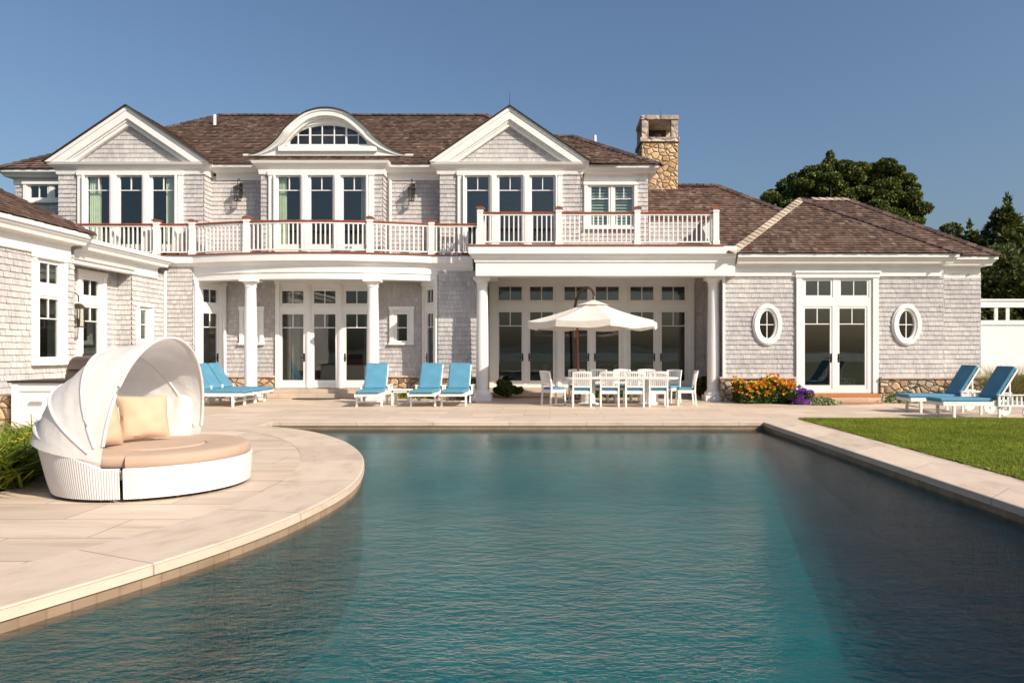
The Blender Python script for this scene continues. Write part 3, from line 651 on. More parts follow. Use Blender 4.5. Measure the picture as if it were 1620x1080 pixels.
def oval(cx, cz, bright=False):
    def ring(mb, prof, n=40):
        rings = [mb.addv([(cx+(0.23+d)*math.cos(2*PI*j/n), 20.7-nn, cz+(0.41+d)*math.sin(2*PI*j/n)) for j in range(n)]) for d, nn in prof]
        for i in range(len(prof)):
            i2 = (i+1) % len(prof)
            for j in range(n): mb.face((rings[i]+j, rings[i]+(j+1)%n, rings[i2]+(j+1)%n, rings[i2]+j))
    mb = MB('white'); ring(mb, [(0.0, -0.05), (0.0, 0.04), (0.035, 0.06), (0.075, 0.06), (0.08, 0.085), (0.16, 0.09), (0.165, 0.07), (0.205, 0.06), (0.215, 0.0), (0.215, -0.05)])
    o = mb.build('oval_window', None, H, smooth=True)
    p = MB('glass'); n = 40; k = p.addv([(cx+0.235*math.cos(2*PI*j/n), 20.715, cz+0.415*math.sin(2*PI*j/n)) for j in range(n)]); p.face(range(k, k+n)); p.build('pane', None, o)
    q = MB('white'); q.box(cx-0.012, cx+0.012, 20.69, 20.725, cz-0.41, cz+0.41); q.box(cx-0.228, cx+0.228, 20.692, 20.723, cz-0.012, cz+0.012); q.build('muntin', None, o)
oval(6.46, 2.27); oval(10.6, 2.27)
stonebase([(5.2, 21.5), (5.2, 20.7), (7.28, 20.7)], 0.72); stonebase([(9.79, 20.7), (11.72, 20.7), (11.72, 21.15), (13.1, 21.15), (13.1, 24)], 0.72)
mb = MB('white'); sweep(mb, [(5.50, 20.3), (11.96, 20.3), (11.96, 20.80), (13.42, 20.80), (13.42, 27)], eave(0.38, 4.33)); mb.build('eave_cornice', None, H)
mb = MB('white'); mb.box(5.14, 5.21, 20.66, 20.78, 0.72, 3.9); mb.build('corner_board', None, H)
# roofs of pavilion
ze = 4.345
pk = (8.55, 23.8, 6.70)
mb = MB(['roof', 'roofdark'])
roofplane(mb, [(5.20, 20.26, ze), (12.0, 20.26, ze), pk])
roofplane(mb, [(5.20, 20.26, ze), pk, (8.55, 27.3, 6.7), (5.2, 27.3, ze)])
roofplane(mb, [(12.0, 20.26, ze), (12.0, 25, ze), (8.6, 25, 6.7), pk])
mb.build('roof', None, H)
mb = MB(['roof', 'roofdark'])
roofplane(mb, [(9.3, 20.76, ze), (13.46, 20.76, ze), (10.5, 24.5, 6.83), (9.2, 24.5, 6.83)])
roofplane(mb, [(13.46, 20.76, ze), (13.46, 28.2, ze), (10.5, 24.5, 6.83)])
mb.poly([(9.2, 24.5, 6.83), (10.5, 24.5, 6.83), (13.46, 28.2, ze), (6.0, 28.2, ze)], 1)
mb.build('roof', None, H)
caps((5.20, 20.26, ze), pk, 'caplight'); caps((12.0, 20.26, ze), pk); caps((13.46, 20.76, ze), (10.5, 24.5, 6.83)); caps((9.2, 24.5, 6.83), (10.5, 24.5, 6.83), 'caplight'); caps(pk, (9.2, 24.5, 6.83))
# low wing roof behind the terrace
mb = MB(['roof', 'roofdark'])
roofplane(mb, [(3.17, 22.6, 5.67), (8.2, 22.6, 5.67), (6.1, 25.4, 7.54), (3.17, 25.4, 7.54)])
roofplane(mb, [(4.86, 21.0, 4.60), (10.0, 21.0, 4.60), (8.2, 22.6, 5.67), (4.86, 22.6, 5.67)])
mb.poly([(3.17, 25.4, 7.54), (6.1, 25.4, 7.54), (10, 30, 4.6), (3.17, 30, 4.6)], 1)
mb.poly([(6.1, 25.4, 7.54), (10.0, 21.0, 4.6), (10, 30, 4.6)], 1)
mb.build('roof', None, H)
caps((10.0, 21.0, 4.60), (6.1, 25.4, 7.54)); caps((3.3, 25.4, 7.54), (6.1, 25.4, 7.54))
mb = MB(['shingle', 'dark']); shingles(mb, [(0, 4.6), (1.75, 4.6), (1.75, 5.67), (0, 5.67)], (3.16, 22.58, 0), (1,0,0), (0,0,1), (0,-1,0), 0.14, 0.13, 0.016)
mb.build('terrace_knee_wall', None, H)
mb = MB('white'); mb.prism([(4.9, 21.05, 4.6), (4.9, 22.6, 4.6), (4.9, 22.6, 5.66), (4.9, 21.05, 4.66)], (0.06, 0, 0)); mb.build('terrace_cheek_wall', None, H)
# ---- upper storey walls
zt = 7.1
CX = (-13.16, -7.17, -1.25)
upw = []
def ugroup(cx, half, yw, hang):
    f = frame(cx, yw, 0); wall(H, cx-half, yw, 0, 2*half, 4.35, zt, [(half-1.5, half+1.5, 0, 6.95)])
    un = [('door', c_-0.34, c_+0.34, 4.84, 6.95, 6.53, 1, 0) for c_ in (-1.02, 0, 1.02)]
    casing(f, -1.64, 1.64, 4.60, 7.12, un, 0.13, [(-0.51, 0.19), (0.51, 0.19), (-1.45, 0.05), (1.45, 0.05)], 0.12, kinds='door')
    wall(H, cx+half, yw, PI/2, 0.50, 4.35, zt); wall(H, cx-half, yw+0.50, -PI/2, 0.50, 4.35, zt)
for cx, half in zip(CX, (2.28, 1.91, 2.21)): ugroup(cx, half, 21.85, 0)
wall(H, -10.88, 22.34, 0, 1.80, 4.35, zt); wall(H, -5.26, 22.34, 0, 1.80, 4.35, zt)
wall(H, 0.96, 22.4, 0, 2.2, 4.35, zt, [(1.22-0.96, 2.72-0.96, 5.50, 6.85)])
wall(H, 3.16, 22.4, PI/2, 5, 4.35, zt)
wall(H, -17.6, 22.9, 0, 2.15, 4.35, zt, [(0.4, 1.95, 6.45, 7.0)])
wall(H, -17.6, 27, -PI/2, 4.1, 0, zt)
f = frame(0, 22.4, 0)
casing(f, 1.11, 2.81, 5.40, 6.92, [('window', 1.33, 1.89, 5.54, 6.77, 6.39, 1, 0), ('window', 2.10, 2.66, 5.54, 6.77, 6.39, 1, 0)], 0.10)
for a_, b_ in ((1.36, 1.86), (2.13, 2.63)):
    mb = MB('louvre'); mb.T = f
    for i in range(12): z = 5.60+i*0.096; mb.prism([(a_, -0.075, z), (b_, -0.075, z), (b_, -0.135, z+0.07), (a_, -0.135, z+0.07)], (0, -0.008, 0.006))
    mb.box(a_-0.03, a_, -0.14, -0.07, 5.54, 6.77); mb.box(b_, b_+0.03, -0.14, -0.07, 5.54, 6.77); mb.build('louvre_shutter', None, H)
f = frame(0, 22.9, 0)
casing(f, -17.3, -15.5, 6.35, 7.06, [('window', -17.10, -16.54, 6.53, 6.92, None, 2, 0), ('window', -16.30, -15.74, 6.53, 6.92, None, 2, 0)], 0.10)
# upper eaves
ue = lambda wo, zt: [(0, zt), (0, zt-0.09), (-0.04, zt-0.12), (-0.09, zt-0.16), (-0.12, zt-0.22), (-wo+0.07, zt-0.24), (-wo+0.045, zt-0.28), (-wo+0.045, zt-0.44), (-wo-0.10, zt-0.44), (-wo-0.10, zt)]
for path in ([(-17.95, 26), (-17.95, 22.58), (-15.3, 22.58)], [(-10.7, 22.0), (-9.0, 22.0)], [(-5.2, 22.0), (-3.5, 22.0)], [(1.1, 22.08), (3.45, 22.08), (3.45, 26)]):
    mb = MB('white'); sweep(mb, path, ue(0.34, 7.40)); mb.build('eave_cornice', None, H)
for cx, hw in ((CX[0], 2.52), (CX[2], 2.48)):
    mb = MB('white'); sweep(mb, [(cx-hw, 22.36), (cx-hw, 21.62), (cx+hw, 21.62), (cx+hw, 22.36)], [(0, 7.37), (-0.03, 7.30), (-0.08, 7.24), (-0.16, 7.18), (-0.17, 7.16), (-0.19, 7.03), (-0.45, 7.03), (-0.45, 7.37)]); mb.build('gable_cornice', None, H)
mb = MB('white'); sweep(mb, [(CX[1]-2.15, 22.36), (CX[1]-2.15, 21.62), (CX[1]+2.15, 21.62), (CX[1]+2.15, 22.36)], [(0, 7.42), (-0.03, 7.34), (-0.08, 7.28), (-0.16, 7.2), (-0.17, 7.18), (-0.19, 7.03), (-0.45, 7.03), (-0.45, 7.42)]); mb.build('bay_cornice', None, H)
# pediments
def pediment(cx, hw, zb, za):
    sl_ = (za-zb)/hw; th = math.atan(sl_)
    mb = MB(['shingle', 'dark']); shingles(mb, [(-hw+0.5, zb-0.02), (hw-0.5, zb-0.02), (0, za-0.40)], (cx, 21.85, 0), (1,0,0), (0,0,1), (0,-1,0), 0.14, 0.13, 0.016); mb.build('pediment_shingles', None, H)
    mb = MB('white')
    for w_, y0 in ((0.10, 21.60), (0.31, 21.625), (0.36, 21.68), (0.46, 21.72)):
        for s in (-1, 1):
            A = (cx, y0, za-0.0); B = (cx+s*hw, y0, zb); Cc = (cx+s*(hw-w_/math.sin(th)), y0, zb); D = (cx, y0, za-w_/math.cos(th))
            mb.prism([A, B, Cc, D], (0, 21.90-y0, 0))
    mb.build('raking_cornice', None, H)
    yb = 21.65+(za-7.36)/0.67+0.1
    mb = MB(['roof', 'roofdark'])
    for s in (-1, 1):
        roofplane(mb, [(cx, 21.55, za+0.02), (cx+s*(hw+0.03), 21.55, zb), (cx+s*(hw+0.03), 21.75, zb), (cx, yb, za+0.02)])
        n_ = Vector((s*math.sin(th), 0, math.cos(th)))
        mb.prism([Vector((cx, 21.54, za+0.045)), Vector((cx+s*(hw+0.05), 21.54, zb+0.01)), Vector((cx+s*(hw+0.05), 21.54, zb-0.02)), Vector((cx, 21.54, za+0.01))], (0, 0.2, 0), 1)
    mb.build('gable_roof', None, H)
pediment(CX[0], 2.56, 7.37, 9.10); pediment(CX[2], 2.50, 7.37, 9.08)
# main roof
mb = MB(['roof', 'roofdark']); rz = 10.47
roofplane(mb, [(-15.5, 21.96, 7.41), (2.2, 21.96, 7.41), (-2.4, 26.5, rz), (-12.6, 26.5, rz)])
roofplane(mb, [(-17.99, 22.54, 7.41), (-15.0, 22.54, 7.41), (-12.6, 26.5, rz)])
roofplane(mb, [(-17.99, 22.54, 7.41), (-12.6, 26.5, rz), (-17.99, 30.4, 7.41)])
mb.poly([(2.2, 21.96, 7.41), (-2.4, 26.5, rz), (2.2, 31, 7.41)], 1)
mb.poly([(-17.99, 30.4, 7.41), (-12.6, 26.5, rz), (-2.4, 26.5, rz), (2.2, 31, 7.41)], 1)
mb.build('roof', None, H)
caps((-17.99, 22.54, 7.41), (-12.6, 26.5, rz)); caps((-12.6, 26.5, rz), (-2.4, 26.5, rz)); caps((-2.4, 26.5, rz), (0.4, 23.7, 8.6))
mb = MB(['roof', 'roofdark'])
roofplane(mb, [(-0.5, 22.04, 7.41), (3.49, 22.04, 7.41), (0.86, 25.0, 9.2), (0.2, 25.0, 9.2)])
mb.poly([(3.49, 22.04, 7.41), (3.49, 28, 7.41), (0.86, 25.0, 9.2)], 1); mb.poly([(0.2, 25, 9.2), (0.86, 25, 9.2), (3.49, 28, 7.41), (-0.5, 28, 7.41)], 1)
mb.build('roof', None, H)
caps((3.49, 22.04, 7.41), (0.86, 25.0, 9.2)); caps((0.86, 25.0, 9.2), (-0.3, 25.0, 9.2))
# eyebrow dormer
dx = CX[1]+0.02; dy = 22.42; dz = 7.83
prof = catmull([(-2.75, 0.0), (-2.35, 0.03), (-1.95, 0.19), (-1.58, 0.45), (-1.21, 0.83), (-0.74, 1.21), (-0.35, 1.36), (0, 1.40), (0.35, 1.36), (0.74, 1.21), (1.21, 0.83), (1.58, 0.45), (1.95, 0.19), (2.35, 0.03), (2.75, 0.0)], 5)
def winy(x, a, b): return b*math.sqrt(max(0, 1-(x/a)**2))
mb = MB('white'); n = len(prof)
def strip(mb, P, Q, y0, y1):
    n = len(P); fy = lambda z: y1-(y1-y0)*min(1.0, max(0.0, z)/0.7+0.02) if y1-y0 > 0.1 else y0
    ft = [fy(z) for x, z in P]
    a = mb.addv([(dx+x, ft[i], dz+z) for i, (x, z) in enumerate(P)]); b_ = mb.addv([(dx+x, ft[i], dz+z) for i, (x, z) in enumerate(Q)])
    c = mb.addv([(dx+x, y1, dz+z) for x, z in P]); d = mb.addv([(dx+x, y1, dz+z) for x, z in Q])
    for i in range(n-1):
        mb.face((a+i, a+i+1, b_+i+1, b_+i)); mb.face((a+i, a+i+1, c+i+1, c+i)); mb.face((b_+i, b_+i+1, d+i+1, d+i))
def inset(P, w): # shrink vertically, varying
    out = []
    for i, (x, z) in enumerate(P):
        t = (P[min(i+1, len(P)-1)][0]-P[max(i-1, 0)][0], P[min(i+1, len(P)-1)][1]-P[max(i-1, 0)][1]); l = math.hypot(*t)
        k_ = w*(0.30+0.70*min(1.0, max(0.0, z)/0.6)); out.append((x+t[1]/l*k_, max(-0.05, z-t[0]/l*k_)))
    return out
strip(mb, prof, inset(prof, 0.07), dy-0.26, dy); strip(mb, inset(prof, 0.05), inset(prof, 0.22), dy-0.23, dy); strip(mb, inset(prof, 0.20), inset(prof, 0.28), dy-0.14, dy)
mb.build('dormer_cornice', None, H)
mb = MB('white'); xs = [p[0] for p in prof]
P = inset(prof, 0.24); wn_ = 60
top = lambda x: max(0.0, np.interp(x, [p[0] for p in P], [p[1] for p in P]))
X_ = [-2.5+5.0*i/100 for i in range(101)]
for a, b_ in zip(X_, X_[1:]):
    la = 0.28+winy(a, 1.31, 0.70) if abs(a) < 1.31 else 0.28; lb = 0.28+winy(b_, 1.31, 0.70) if abs(b_) < 1.31 else 0.28
    ins = abs((a+b_)/2) < 1.31
    if ins:
        mb.poly([(dx+a, dy, dz-0.05), (dx+b_, dy, dz-0.05), (dx+b_, dy, dz+0.28), (dx+a, dy, dz+0.28)])
        mb.poly([(dx+a, dy, dz+la), (dx+b_, dy, dz+lb), (dx+b_, dy, dz+max(top(b_), lb)), (dx+a, dy, dz+max(top(a), la))])
    else: mb.poly([(dx+a, dy, dz-0.05), (dx+b_, dy, dz-0.05), (dx+b_, dy, dz+max(top(b_), -0.02)), (dx+a, dy, dz+max(top(a), -0.02))])
mb.build('dormer_face', None, H)
mb = MB('white'); arc = [(1.31*math.cos(PI-PI*i/40), 0.28+0.70*math.sin(PI*i/40)) for i in range(41)]
arc2 = [(1.46*math.cos(PI-PI*i/40), 0.24+0.87*math.sin(PI*i/40)) for i in range(41)]; arc3 = [(1.25*math.cos(PI-PI*i/40), 0.30+0.63*math.sin(PI*i/40)) for i in range(41)]
strip(mb, arc2, arc, dy-0.06, dy); strip(mb, arc, arc3, dy-0.015, dy+0.06); mb.box(dx-1.58, dx+1.58, dy-0.09, dy, dz+0.08, dz+0.24); mb.box(dx-1.31, dx+1.31, dy-0.03, dy+0.06, dz+0.24, dz+0.31)
wo_ = mb.build('dormer_window', None, H)
p = MB('glass'); k = p.addv([(dx+x, dy+0.03, dz+z) for x, z in arc]); p.face(range(k, k+41)); p.build('pane', None, wo_)
q = MB('white')
for x in (-0.97, -0.585, -0.195, 0.195, 0.585, 0.97): q.box(dx+x-0.014, dx+x+0.014, dy+0.0, dy+0.035, dz+0.30, dz+0.29+winy(x, 1.26, 0.66))
for x in (-0.585, 0.585): q.box(dx+x-0.028, dx+x+0.028, dy-0.006, dy+0.035, dz+0.30, dz+0.29+winy(x, 1.26, 0.66))
q.box(dx-1.05, dx+1.05, dy+0.002, dy+0.033, dz+0.60, dz+0.624); q.build('muntin', None, wo_)
mb = MB(['roof', 'roofdark'])
for (x0, z0_), (x1, z1_) in zip(prof, prof[1:]):
    if max(abs(x0), abs(x1)) > 2.6: continue
    y0 = 21.96+(dz+z0_-7.41)/0.674+0.1; y1 = 21.96+(dz+z1_-7.41)/0.674+0.1
    oh = lambda z: 0.04+0.26*min(1.0, z/0.7)
    A = Vector((dx+x0, dy-oh(z0_), dz+z0_+0.03)); B = Vector((dx+x1, dy-oh(z1_), dz+z1_+0.03)); Cc = Vector((dx+x1, max(y1, dy), dz+z1_+0.03)); D = Vector((dx+x0, max(y0, dy), dz+z0_+0.03))
    mb.poly([A, B, Cc, D], 0); mb.poly([A, B, B-Vector((0, 0, 0.03)), A-Vector((0, 0, 0.03))], 1)
mb.build('dormer_roof', None, H)
# ---- chimney
cx0, cx1, cy0, cy1 = 3.30, 4.60, 25.0, 26.4
mb = MB('chimstone'); mb.box(cx0, cx1, cy0, cy1, 6.6, 9.0); ch = mb.build('chimney', None, H, bevel=0.03)
mb = MB('chimcap'); mb.box(cx0-0.06, cx1+0.06, cy0-0.06, cy1+0.06, 9.0, 9.16)
for x in (cx0, cx1-0.24):
    for y in (cy0, cy1-0.24): mb.box(x, x+0.24, y, y+0.24, 9.16, 9.80)
mb.box(cx0-0.03, cx1+0.03, cy0-0.03, cy1+0.03, 9.80, 9.96); mb.build('chimney_cap', None, ch, bevel=0.015)
mb = MB('bronze'); mb.box(cx0+0.24, cx1-0.24, cy1-0.20, cy1-0.1, 9.16, 9.80); mb.lathe([(0.16, 0), (0.16, 0.3)], ((cx0+cx1)/2, (cy0+cy1)/2, 9.16), 16); mb.build('flue', None, ch)
for x, y, z in ((-12.25, 25.4, 9.26), (1.59, 24.6, 8.26)):
    mb = MB('white'); mb.lathe([(0.055, 0), (0.055, 0.85), (0.0, 0.85)], (x, y, z), 12); mb.build('vent_pipe', None, H)
for x, y, z in ((-1.25, 21.6, 9.1), (4.1, 25.7, 9.96), (9.9, 24.5, 6.85)):
    mb = MB('bronze'); mb.tube([(x, y, z), (x, y, z+0.45)], [0.012, 0.004], 6); mb.build('lightning_rod', None, H)
# ---- balconies
hwid = 3.67; bc = -7.3
arcp = [(bc+hwid*t, 21.35-0.62*(1-t*t)) for t in [(-1+2*i/24) for i in range(25)]]
bpath = [(-12.4, 21.35)] + arcp + [(-2.38, 21.35)]
mb = MB('white'); sweep(mb, bpath, [(0.0, 4.40), (0, 4.19), (-0.06, 4.18), (-0.10, 4.12), (-0.17, 4.06), (-0.17, 3.86), (-0.20, 3.84), (-0.20, 3.66), (-0.62, 3.66), (-0.62, 4.40)]); mb.build('porch_entablature', None, H)
mb = MB('mahog'); sweep(mb, bpath, [(0.03, 4.405), (0.03, 4.44), (-0.5, 4.44), (-0.5, 4.405)]); mb.build('balcony_edge', None, H)
pl = [p for p in bpath]
def slab(pts, z0, z1, mat, name):
    tr = tessellate_polygon([[Vector((x, y, 0)) for x, y in pts]]); mb = MB(mat); k = mb.addv([(x, y, z1) for x, y in pts]); k2 = mb.addv([(x, y, z0) for x, y in pts]); n = len(pts)
    for t in tr: mb.face([k+i for i in t]); mb.face([k2+i for i in t][::-1])
    for i in range(n): mb.face((k+i, k+(i+1)%n, k2+(i+1)%n, k2+i))
    return mb.build(name, None, H)
ins_ = [(x, y+0.45) for x, y in bpath]
slab([(-15.4, 21.75)]+ins_[0:]+[(-2.38, 22.5), (-15.4, 22.9)], 4.30, 4.42, 'mahog', 'balcony_deck')
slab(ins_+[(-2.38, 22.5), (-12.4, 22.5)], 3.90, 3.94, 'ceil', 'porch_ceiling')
mb = MB('white'); sweep(mb, [(-2.38, 22.0), (-2.38, 20.3), (5.46, 20.3)], [(0.0, 4.55), (0, 4.33), (-0.04, 4.32), (-0.08, 4.24), (-0.14, 4.20), (-0.16, 4.10), (-0.19, 4.09), (-0.19, 3.70), (-0.75, 3.70), (-0.75, 4.55)]); mb.build('porch_entablature', None, H)
mb = MB('mahog'); sweep(mb, [(-2.38, 22.0), (-2.38, 20.3), (5.1, 20.3)], [(0.03, 4.555), (0.03, 4.59), (-0.5, 4.59), (-0.5, 4.555)]); mb.build('balcony_edge', None, H)
slab([(-1.9, 20.7), (5.2, 20.7), (5.2, 22.7), (-1.9, 22.5)], 4.46, 4.57, 'mahog', 'balcony_deck')
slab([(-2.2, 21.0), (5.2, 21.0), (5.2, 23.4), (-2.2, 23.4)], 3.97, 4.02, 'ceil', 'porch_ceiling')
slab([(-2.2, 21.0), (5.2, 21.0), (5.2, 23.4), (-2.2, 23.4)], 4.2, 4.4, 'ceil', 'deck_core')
def column(x, y, zt, r=0.185):
    mb = MB('white'); mb.lathe([(r, 0.30), (r*1.01, 1.2), (r*0.97, 2.2), (r*0.84, zt-0.26), (r*0.84, zt-0.2)], (x, y, 0), 28); c = mb.build('column', None, H, smooth=True)
    b_ = MB('white'); b_.box(x-0.29, x+0.29, y-0.29, y+0.29, 0, 0.16); b_.lathe([(0.27, 0.16), (0.28, 0.20), (0.25, 0.26), (0.22, 0.27), (0.205, 0.30), (r, 0.33)], (x, y, 0), 28); b_.build('base', None, c)
    t = MB('white'); t.lathe([(r*0.84, zt-0.27), (r*0.95, zt-0.25), (r*0.95, zt-0.22), (r*0.86, zt-0.21), (r*0.95, zt-0.16), (r*1.22, zt-0.09)], (x, y, 0), 28); t.box(x-0.25, x+0.25, y-0.25, y+0.25, zt-0.09, zt); t.build('capital', None, c)
column(-9.06, 21.05, 3.665); column(-5.36, 21.05, 3.665); column(-2.04, 20.98, 3.705); column(4.93, 20.98, 3.705)
def railing(path, zb, zt, posts, pz):
    """path polyline at constant height; posts list of (x,y)"""
    mb = MB('white'); L_ = 0; 
    sweep(mb, path, [(0.03, zb+0.08), (0.03, zb+0.12), (-0.03, zb+0.12), (-0.03, zb+0.08)]); sweep(mb, path, [(0.025, zt-0.10), (0.025, zt-0.055), (-0.025, zt-0.055), (-0.025, zt-0.10)])
    P = [Vector(p) for p in path]; d = 0.07; 
    for a, b_ in zip(P, P[1:]):
        l = (b_-a).length
        while d < l:
            p = a+(b_-a)*(d/l)
            if all((p-Vector(q)).length > 0.11 for q in posts): mb.bar((p.x, p.y, zb+0.12), (p.x, p.y, zt-0.10), 0.036, up=(a.y-b_.y, b_.x-a.x, 0))
            d += 0.138
        d -= l
    ra = mb.build('balcony_railing', None, H)
    hr = MB('mahog'); sweep(hr, path, [(0.045, zt-0.05), (0.05, zt-0.02), (0.03, zt+0.005), (-0.03, zt+0.005), (-0.05, zt-0.02), (-0.045, zt-0.05)]); hr.build('handrail', None, ra)
    for x, y in posts:
        po = MB('white'); po.box(x-0.085, x+0.085, y-0.085, y+0.085, zb, pz); po.box(x-0.10, x+0.10, y-0.10, y+0.10, zb, zb+0.14); po.box(x-0.095, x+0.095, y-0.095, y+0.095, pz-0.1, pz-0.07); po.build('post', None, ra)
        pc = MB('mahog'); pc.box(x-0.12, x+0.12, y-0.12, y+0.12, pz, pz+0.035); pc.prism([(x-0.12, y-0.12, pz+0.035), (x+0.12, y-0.12, pz+0.035), (x, y-0.12, pz+0.07)], (0, 0.24, 0)); pc.build('post_cap', None, ra)
rp = [(-14.9, 21.5)] + [(x, y+0.17) for x, y in bpath[1:-1]] + [(-2.12, 21.5)]
def ony(x):
    return float(np.interp(x, [p[0] for p in rp], [p[1] for p in rp]))
railing(rp, 4.44, 5.42, [(x, ony(x)) for x in (-12.15, -11.05, -9.17, -5.44, -3.66)], 5.49)
railing([(-2.05, 21.9), (-2.05, 20.47), (4.88, 20.47), (4.88, 22.3)], 4.59, 5.57, [(-2.05, 20.47), (0.26, 20.47), (2.57, 20.47), (4.88, 20.47)], 5.66)
# ---- lanterns on the walls
def lantern(x, y, z, a=0.0, s=1.0):
    f = frame(x, y, a, z); T = lambda p: f((p[0]*s, p[1]*s, p[2]*s))
    mb = MB('bronze'); mb.T = T
    mb.box(-0.06, 0.06, 0.0, 0.03, -0.15, 0.35); pts = [(0, 0.02, 0.25), (0, 0.10, 0.42), (0, 0.2, 0.47), (0, 0.27, 0.40), (0, 0.27, 0.26)]; mb.tube(pts, 0.014, 8)
    for u in (-0.1, 0.1):
        for n_ in (0.17, 0.37): mb.bar((u*0.75, 0.27+(n_-0.27)*0.75, -0.30), (u, n_, 0.10), 0.016)
    mb.box(-0.09, 0.09, 0.18, 0.36, -0.33, -0.30)
    k = mb.addv([(-0.13, 0.14, 0.10), (0.13, 0.14, 0.10), (0.13, 0.40, 0.10), (-0.13, 0.40, 0.10), (-0.04, 0.23, 0.22), (0.04, 0.23, 0.22), (0.04, 0.31, 0.22), (-0.04, 0.31, 0.22)])
    for q in ((3,2,1,0),(4,5,6,7),(0,1,5,4),(1,2,6,5),(2,3,7,6),(3,0,4,7)): mb.face([k+i for i in q])
    mb.tube([(0, 0.27, -0.30), (0, 0.27, -0.14)], 0.02, 8)
    o = mb.build('wall_lantern', None, H)
    g = MB('lampglass'); g.T = T; k = g.addv([(-0.07, 0.20, -0.295), (0.07, 0.20, -0.295), (0.07, 0.34, -0.295), (-0.07, 0.34, -0.295), (-0.092, 0.178, 0.095), (0.092, 0.178, 0.095), (0.092, 0.362, 0.095), (-0.092, 0.362, 0.095)])
    for q in ((0,1,5,4),(1,2,6,5),(2,3,7,6),(3,0,4,7)): g.face([k+i for i in q])
    g.build('glass', None, o)
lantern(-9.92, 22.34, 6.54, 0, 0.92); lantern(-4.40, 22.34, 6.54, 0, 0.92); lantern(-12.31, 17.72, 2.45, LW, 1.1)
# ---- downspouts
def spout(pts): mb = MB('white_flat'); mb.tube(pts, 0.045, 8); mb.build('downspout', None, H)
spout([(-11.84, 21.40, 3.95), (-11.84, 21.40, 0.1)]); spout([(-5.12, 22.28, 6.95), (-5.12, 22.28, 4.5)]); spout([(11.82, 21.05, 3.95), (11.82, 21.05, 0.72)]); spout([(-9.2, 22.28, 6.95), (-9.2, 22.28, 4.5)])
# ---- rooms behind the glass
def room(x0, x1, y0, y1, z0, z1, name='room'):
    mb = MB(['room', 'wood']); 
    mb.poly([(x0, y0, z0), (x1, y0, z0), (x1, y1, z0), (x0, y1, z0)], 1); mb.poly([(x0, y0, z1), (x1, y0, z1), (x1, y1, z1), (x0, y1, z1)], 0)
    mb.poly([(x0, y1, z0), (x1, y1, z0), (x1, y1, z1), (x0, y1, z1)]); mb.poly([(x0, y0, z0), (x0, y1, z0), (x0, y1, z1), (x0, y0, z1)]); mb.poly([(x1, y0, z0), (x1, y1, z0), (x1, y1, z1), (x1, y0, z1)])
    mb.build('interior_room', None, H)
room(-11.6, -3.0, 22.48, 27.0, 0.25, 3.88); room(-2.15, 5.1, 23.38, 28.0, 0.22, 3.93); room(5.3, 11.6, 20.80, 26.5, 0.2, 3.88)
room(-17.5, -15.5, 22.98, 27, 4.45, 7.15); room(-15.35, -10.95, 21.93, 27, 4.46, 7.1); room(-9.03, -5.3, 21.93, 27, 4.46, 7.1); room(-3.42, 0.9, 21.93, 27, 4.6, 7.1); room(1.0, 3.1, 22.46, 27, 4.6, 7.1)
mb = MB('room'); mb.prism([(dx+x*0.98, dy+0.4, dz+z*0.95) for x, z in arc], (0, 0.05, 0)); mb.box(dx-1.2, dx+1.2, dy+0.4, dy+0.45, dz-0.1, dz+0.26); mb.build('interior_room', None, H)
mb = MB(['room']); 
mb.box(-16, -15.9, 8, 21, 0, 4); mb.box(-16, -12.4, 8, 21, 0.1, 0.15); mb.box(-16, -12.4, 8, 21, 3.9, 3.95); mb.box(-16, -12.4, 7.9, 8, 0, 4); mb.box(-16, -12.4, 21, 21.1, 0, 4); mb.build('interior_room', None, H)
f = frame(0, 21.85, 0)
curtain(f, CX[0]-1.36, CX[0]-1.00, 4.5, 7.0, -0.12); curtain(f, CX[0]+1.06, CX[0]+1.38, 4.5, 7.0, -0.12); curtain(f, CX[1]-1.38, CX[1]-1.14, 4.5, 7.0, -0.12); curtain(f, CX[1]+1.22, CX[1]+1.38, 4.5, 7.0, -0.12)
f = frame(0, 22.4, 0)
curtain(f, -8.40, -8.16, 0.3, 3.5, -0.3, 'curtainw'); curtain(f, -6.06, -5.86, 0.3, 3.5, -0.3, 'curtainw')
f = frame(0, 20.7, 0); 
# steps
mb = MB('patio'); mb.box(-8.9, -5.6, 21.85, 22.36, 0.004, 0.15); mb.box(-8.8, -5.7, 22.05, 22.345, 0.15, 0.28); mb.build('door_step', None, H, bevel=0.01)
mb = MB('patio'); mb.box(-2.0, 4.8, 22.55, 23.26, 0.004, 0.13); mb.box(-2.0, 4.8, 22.9, 23.25, 0.13, 0.25); mb.build('door_step', None, H, bevel=0.01)
mb = MB('patio'); mb.box(7.35, 9.72, 20.05, 20.66, 0.004, 0.12); mb.build('door_step', None, H, bevel=0.01)
mb = MB('coppermat'); mb.box(7.38, 9.69, 20.36, 20.655, 0.12, 0.23); mb.build('door_sill', None, H, bevel=0.01)
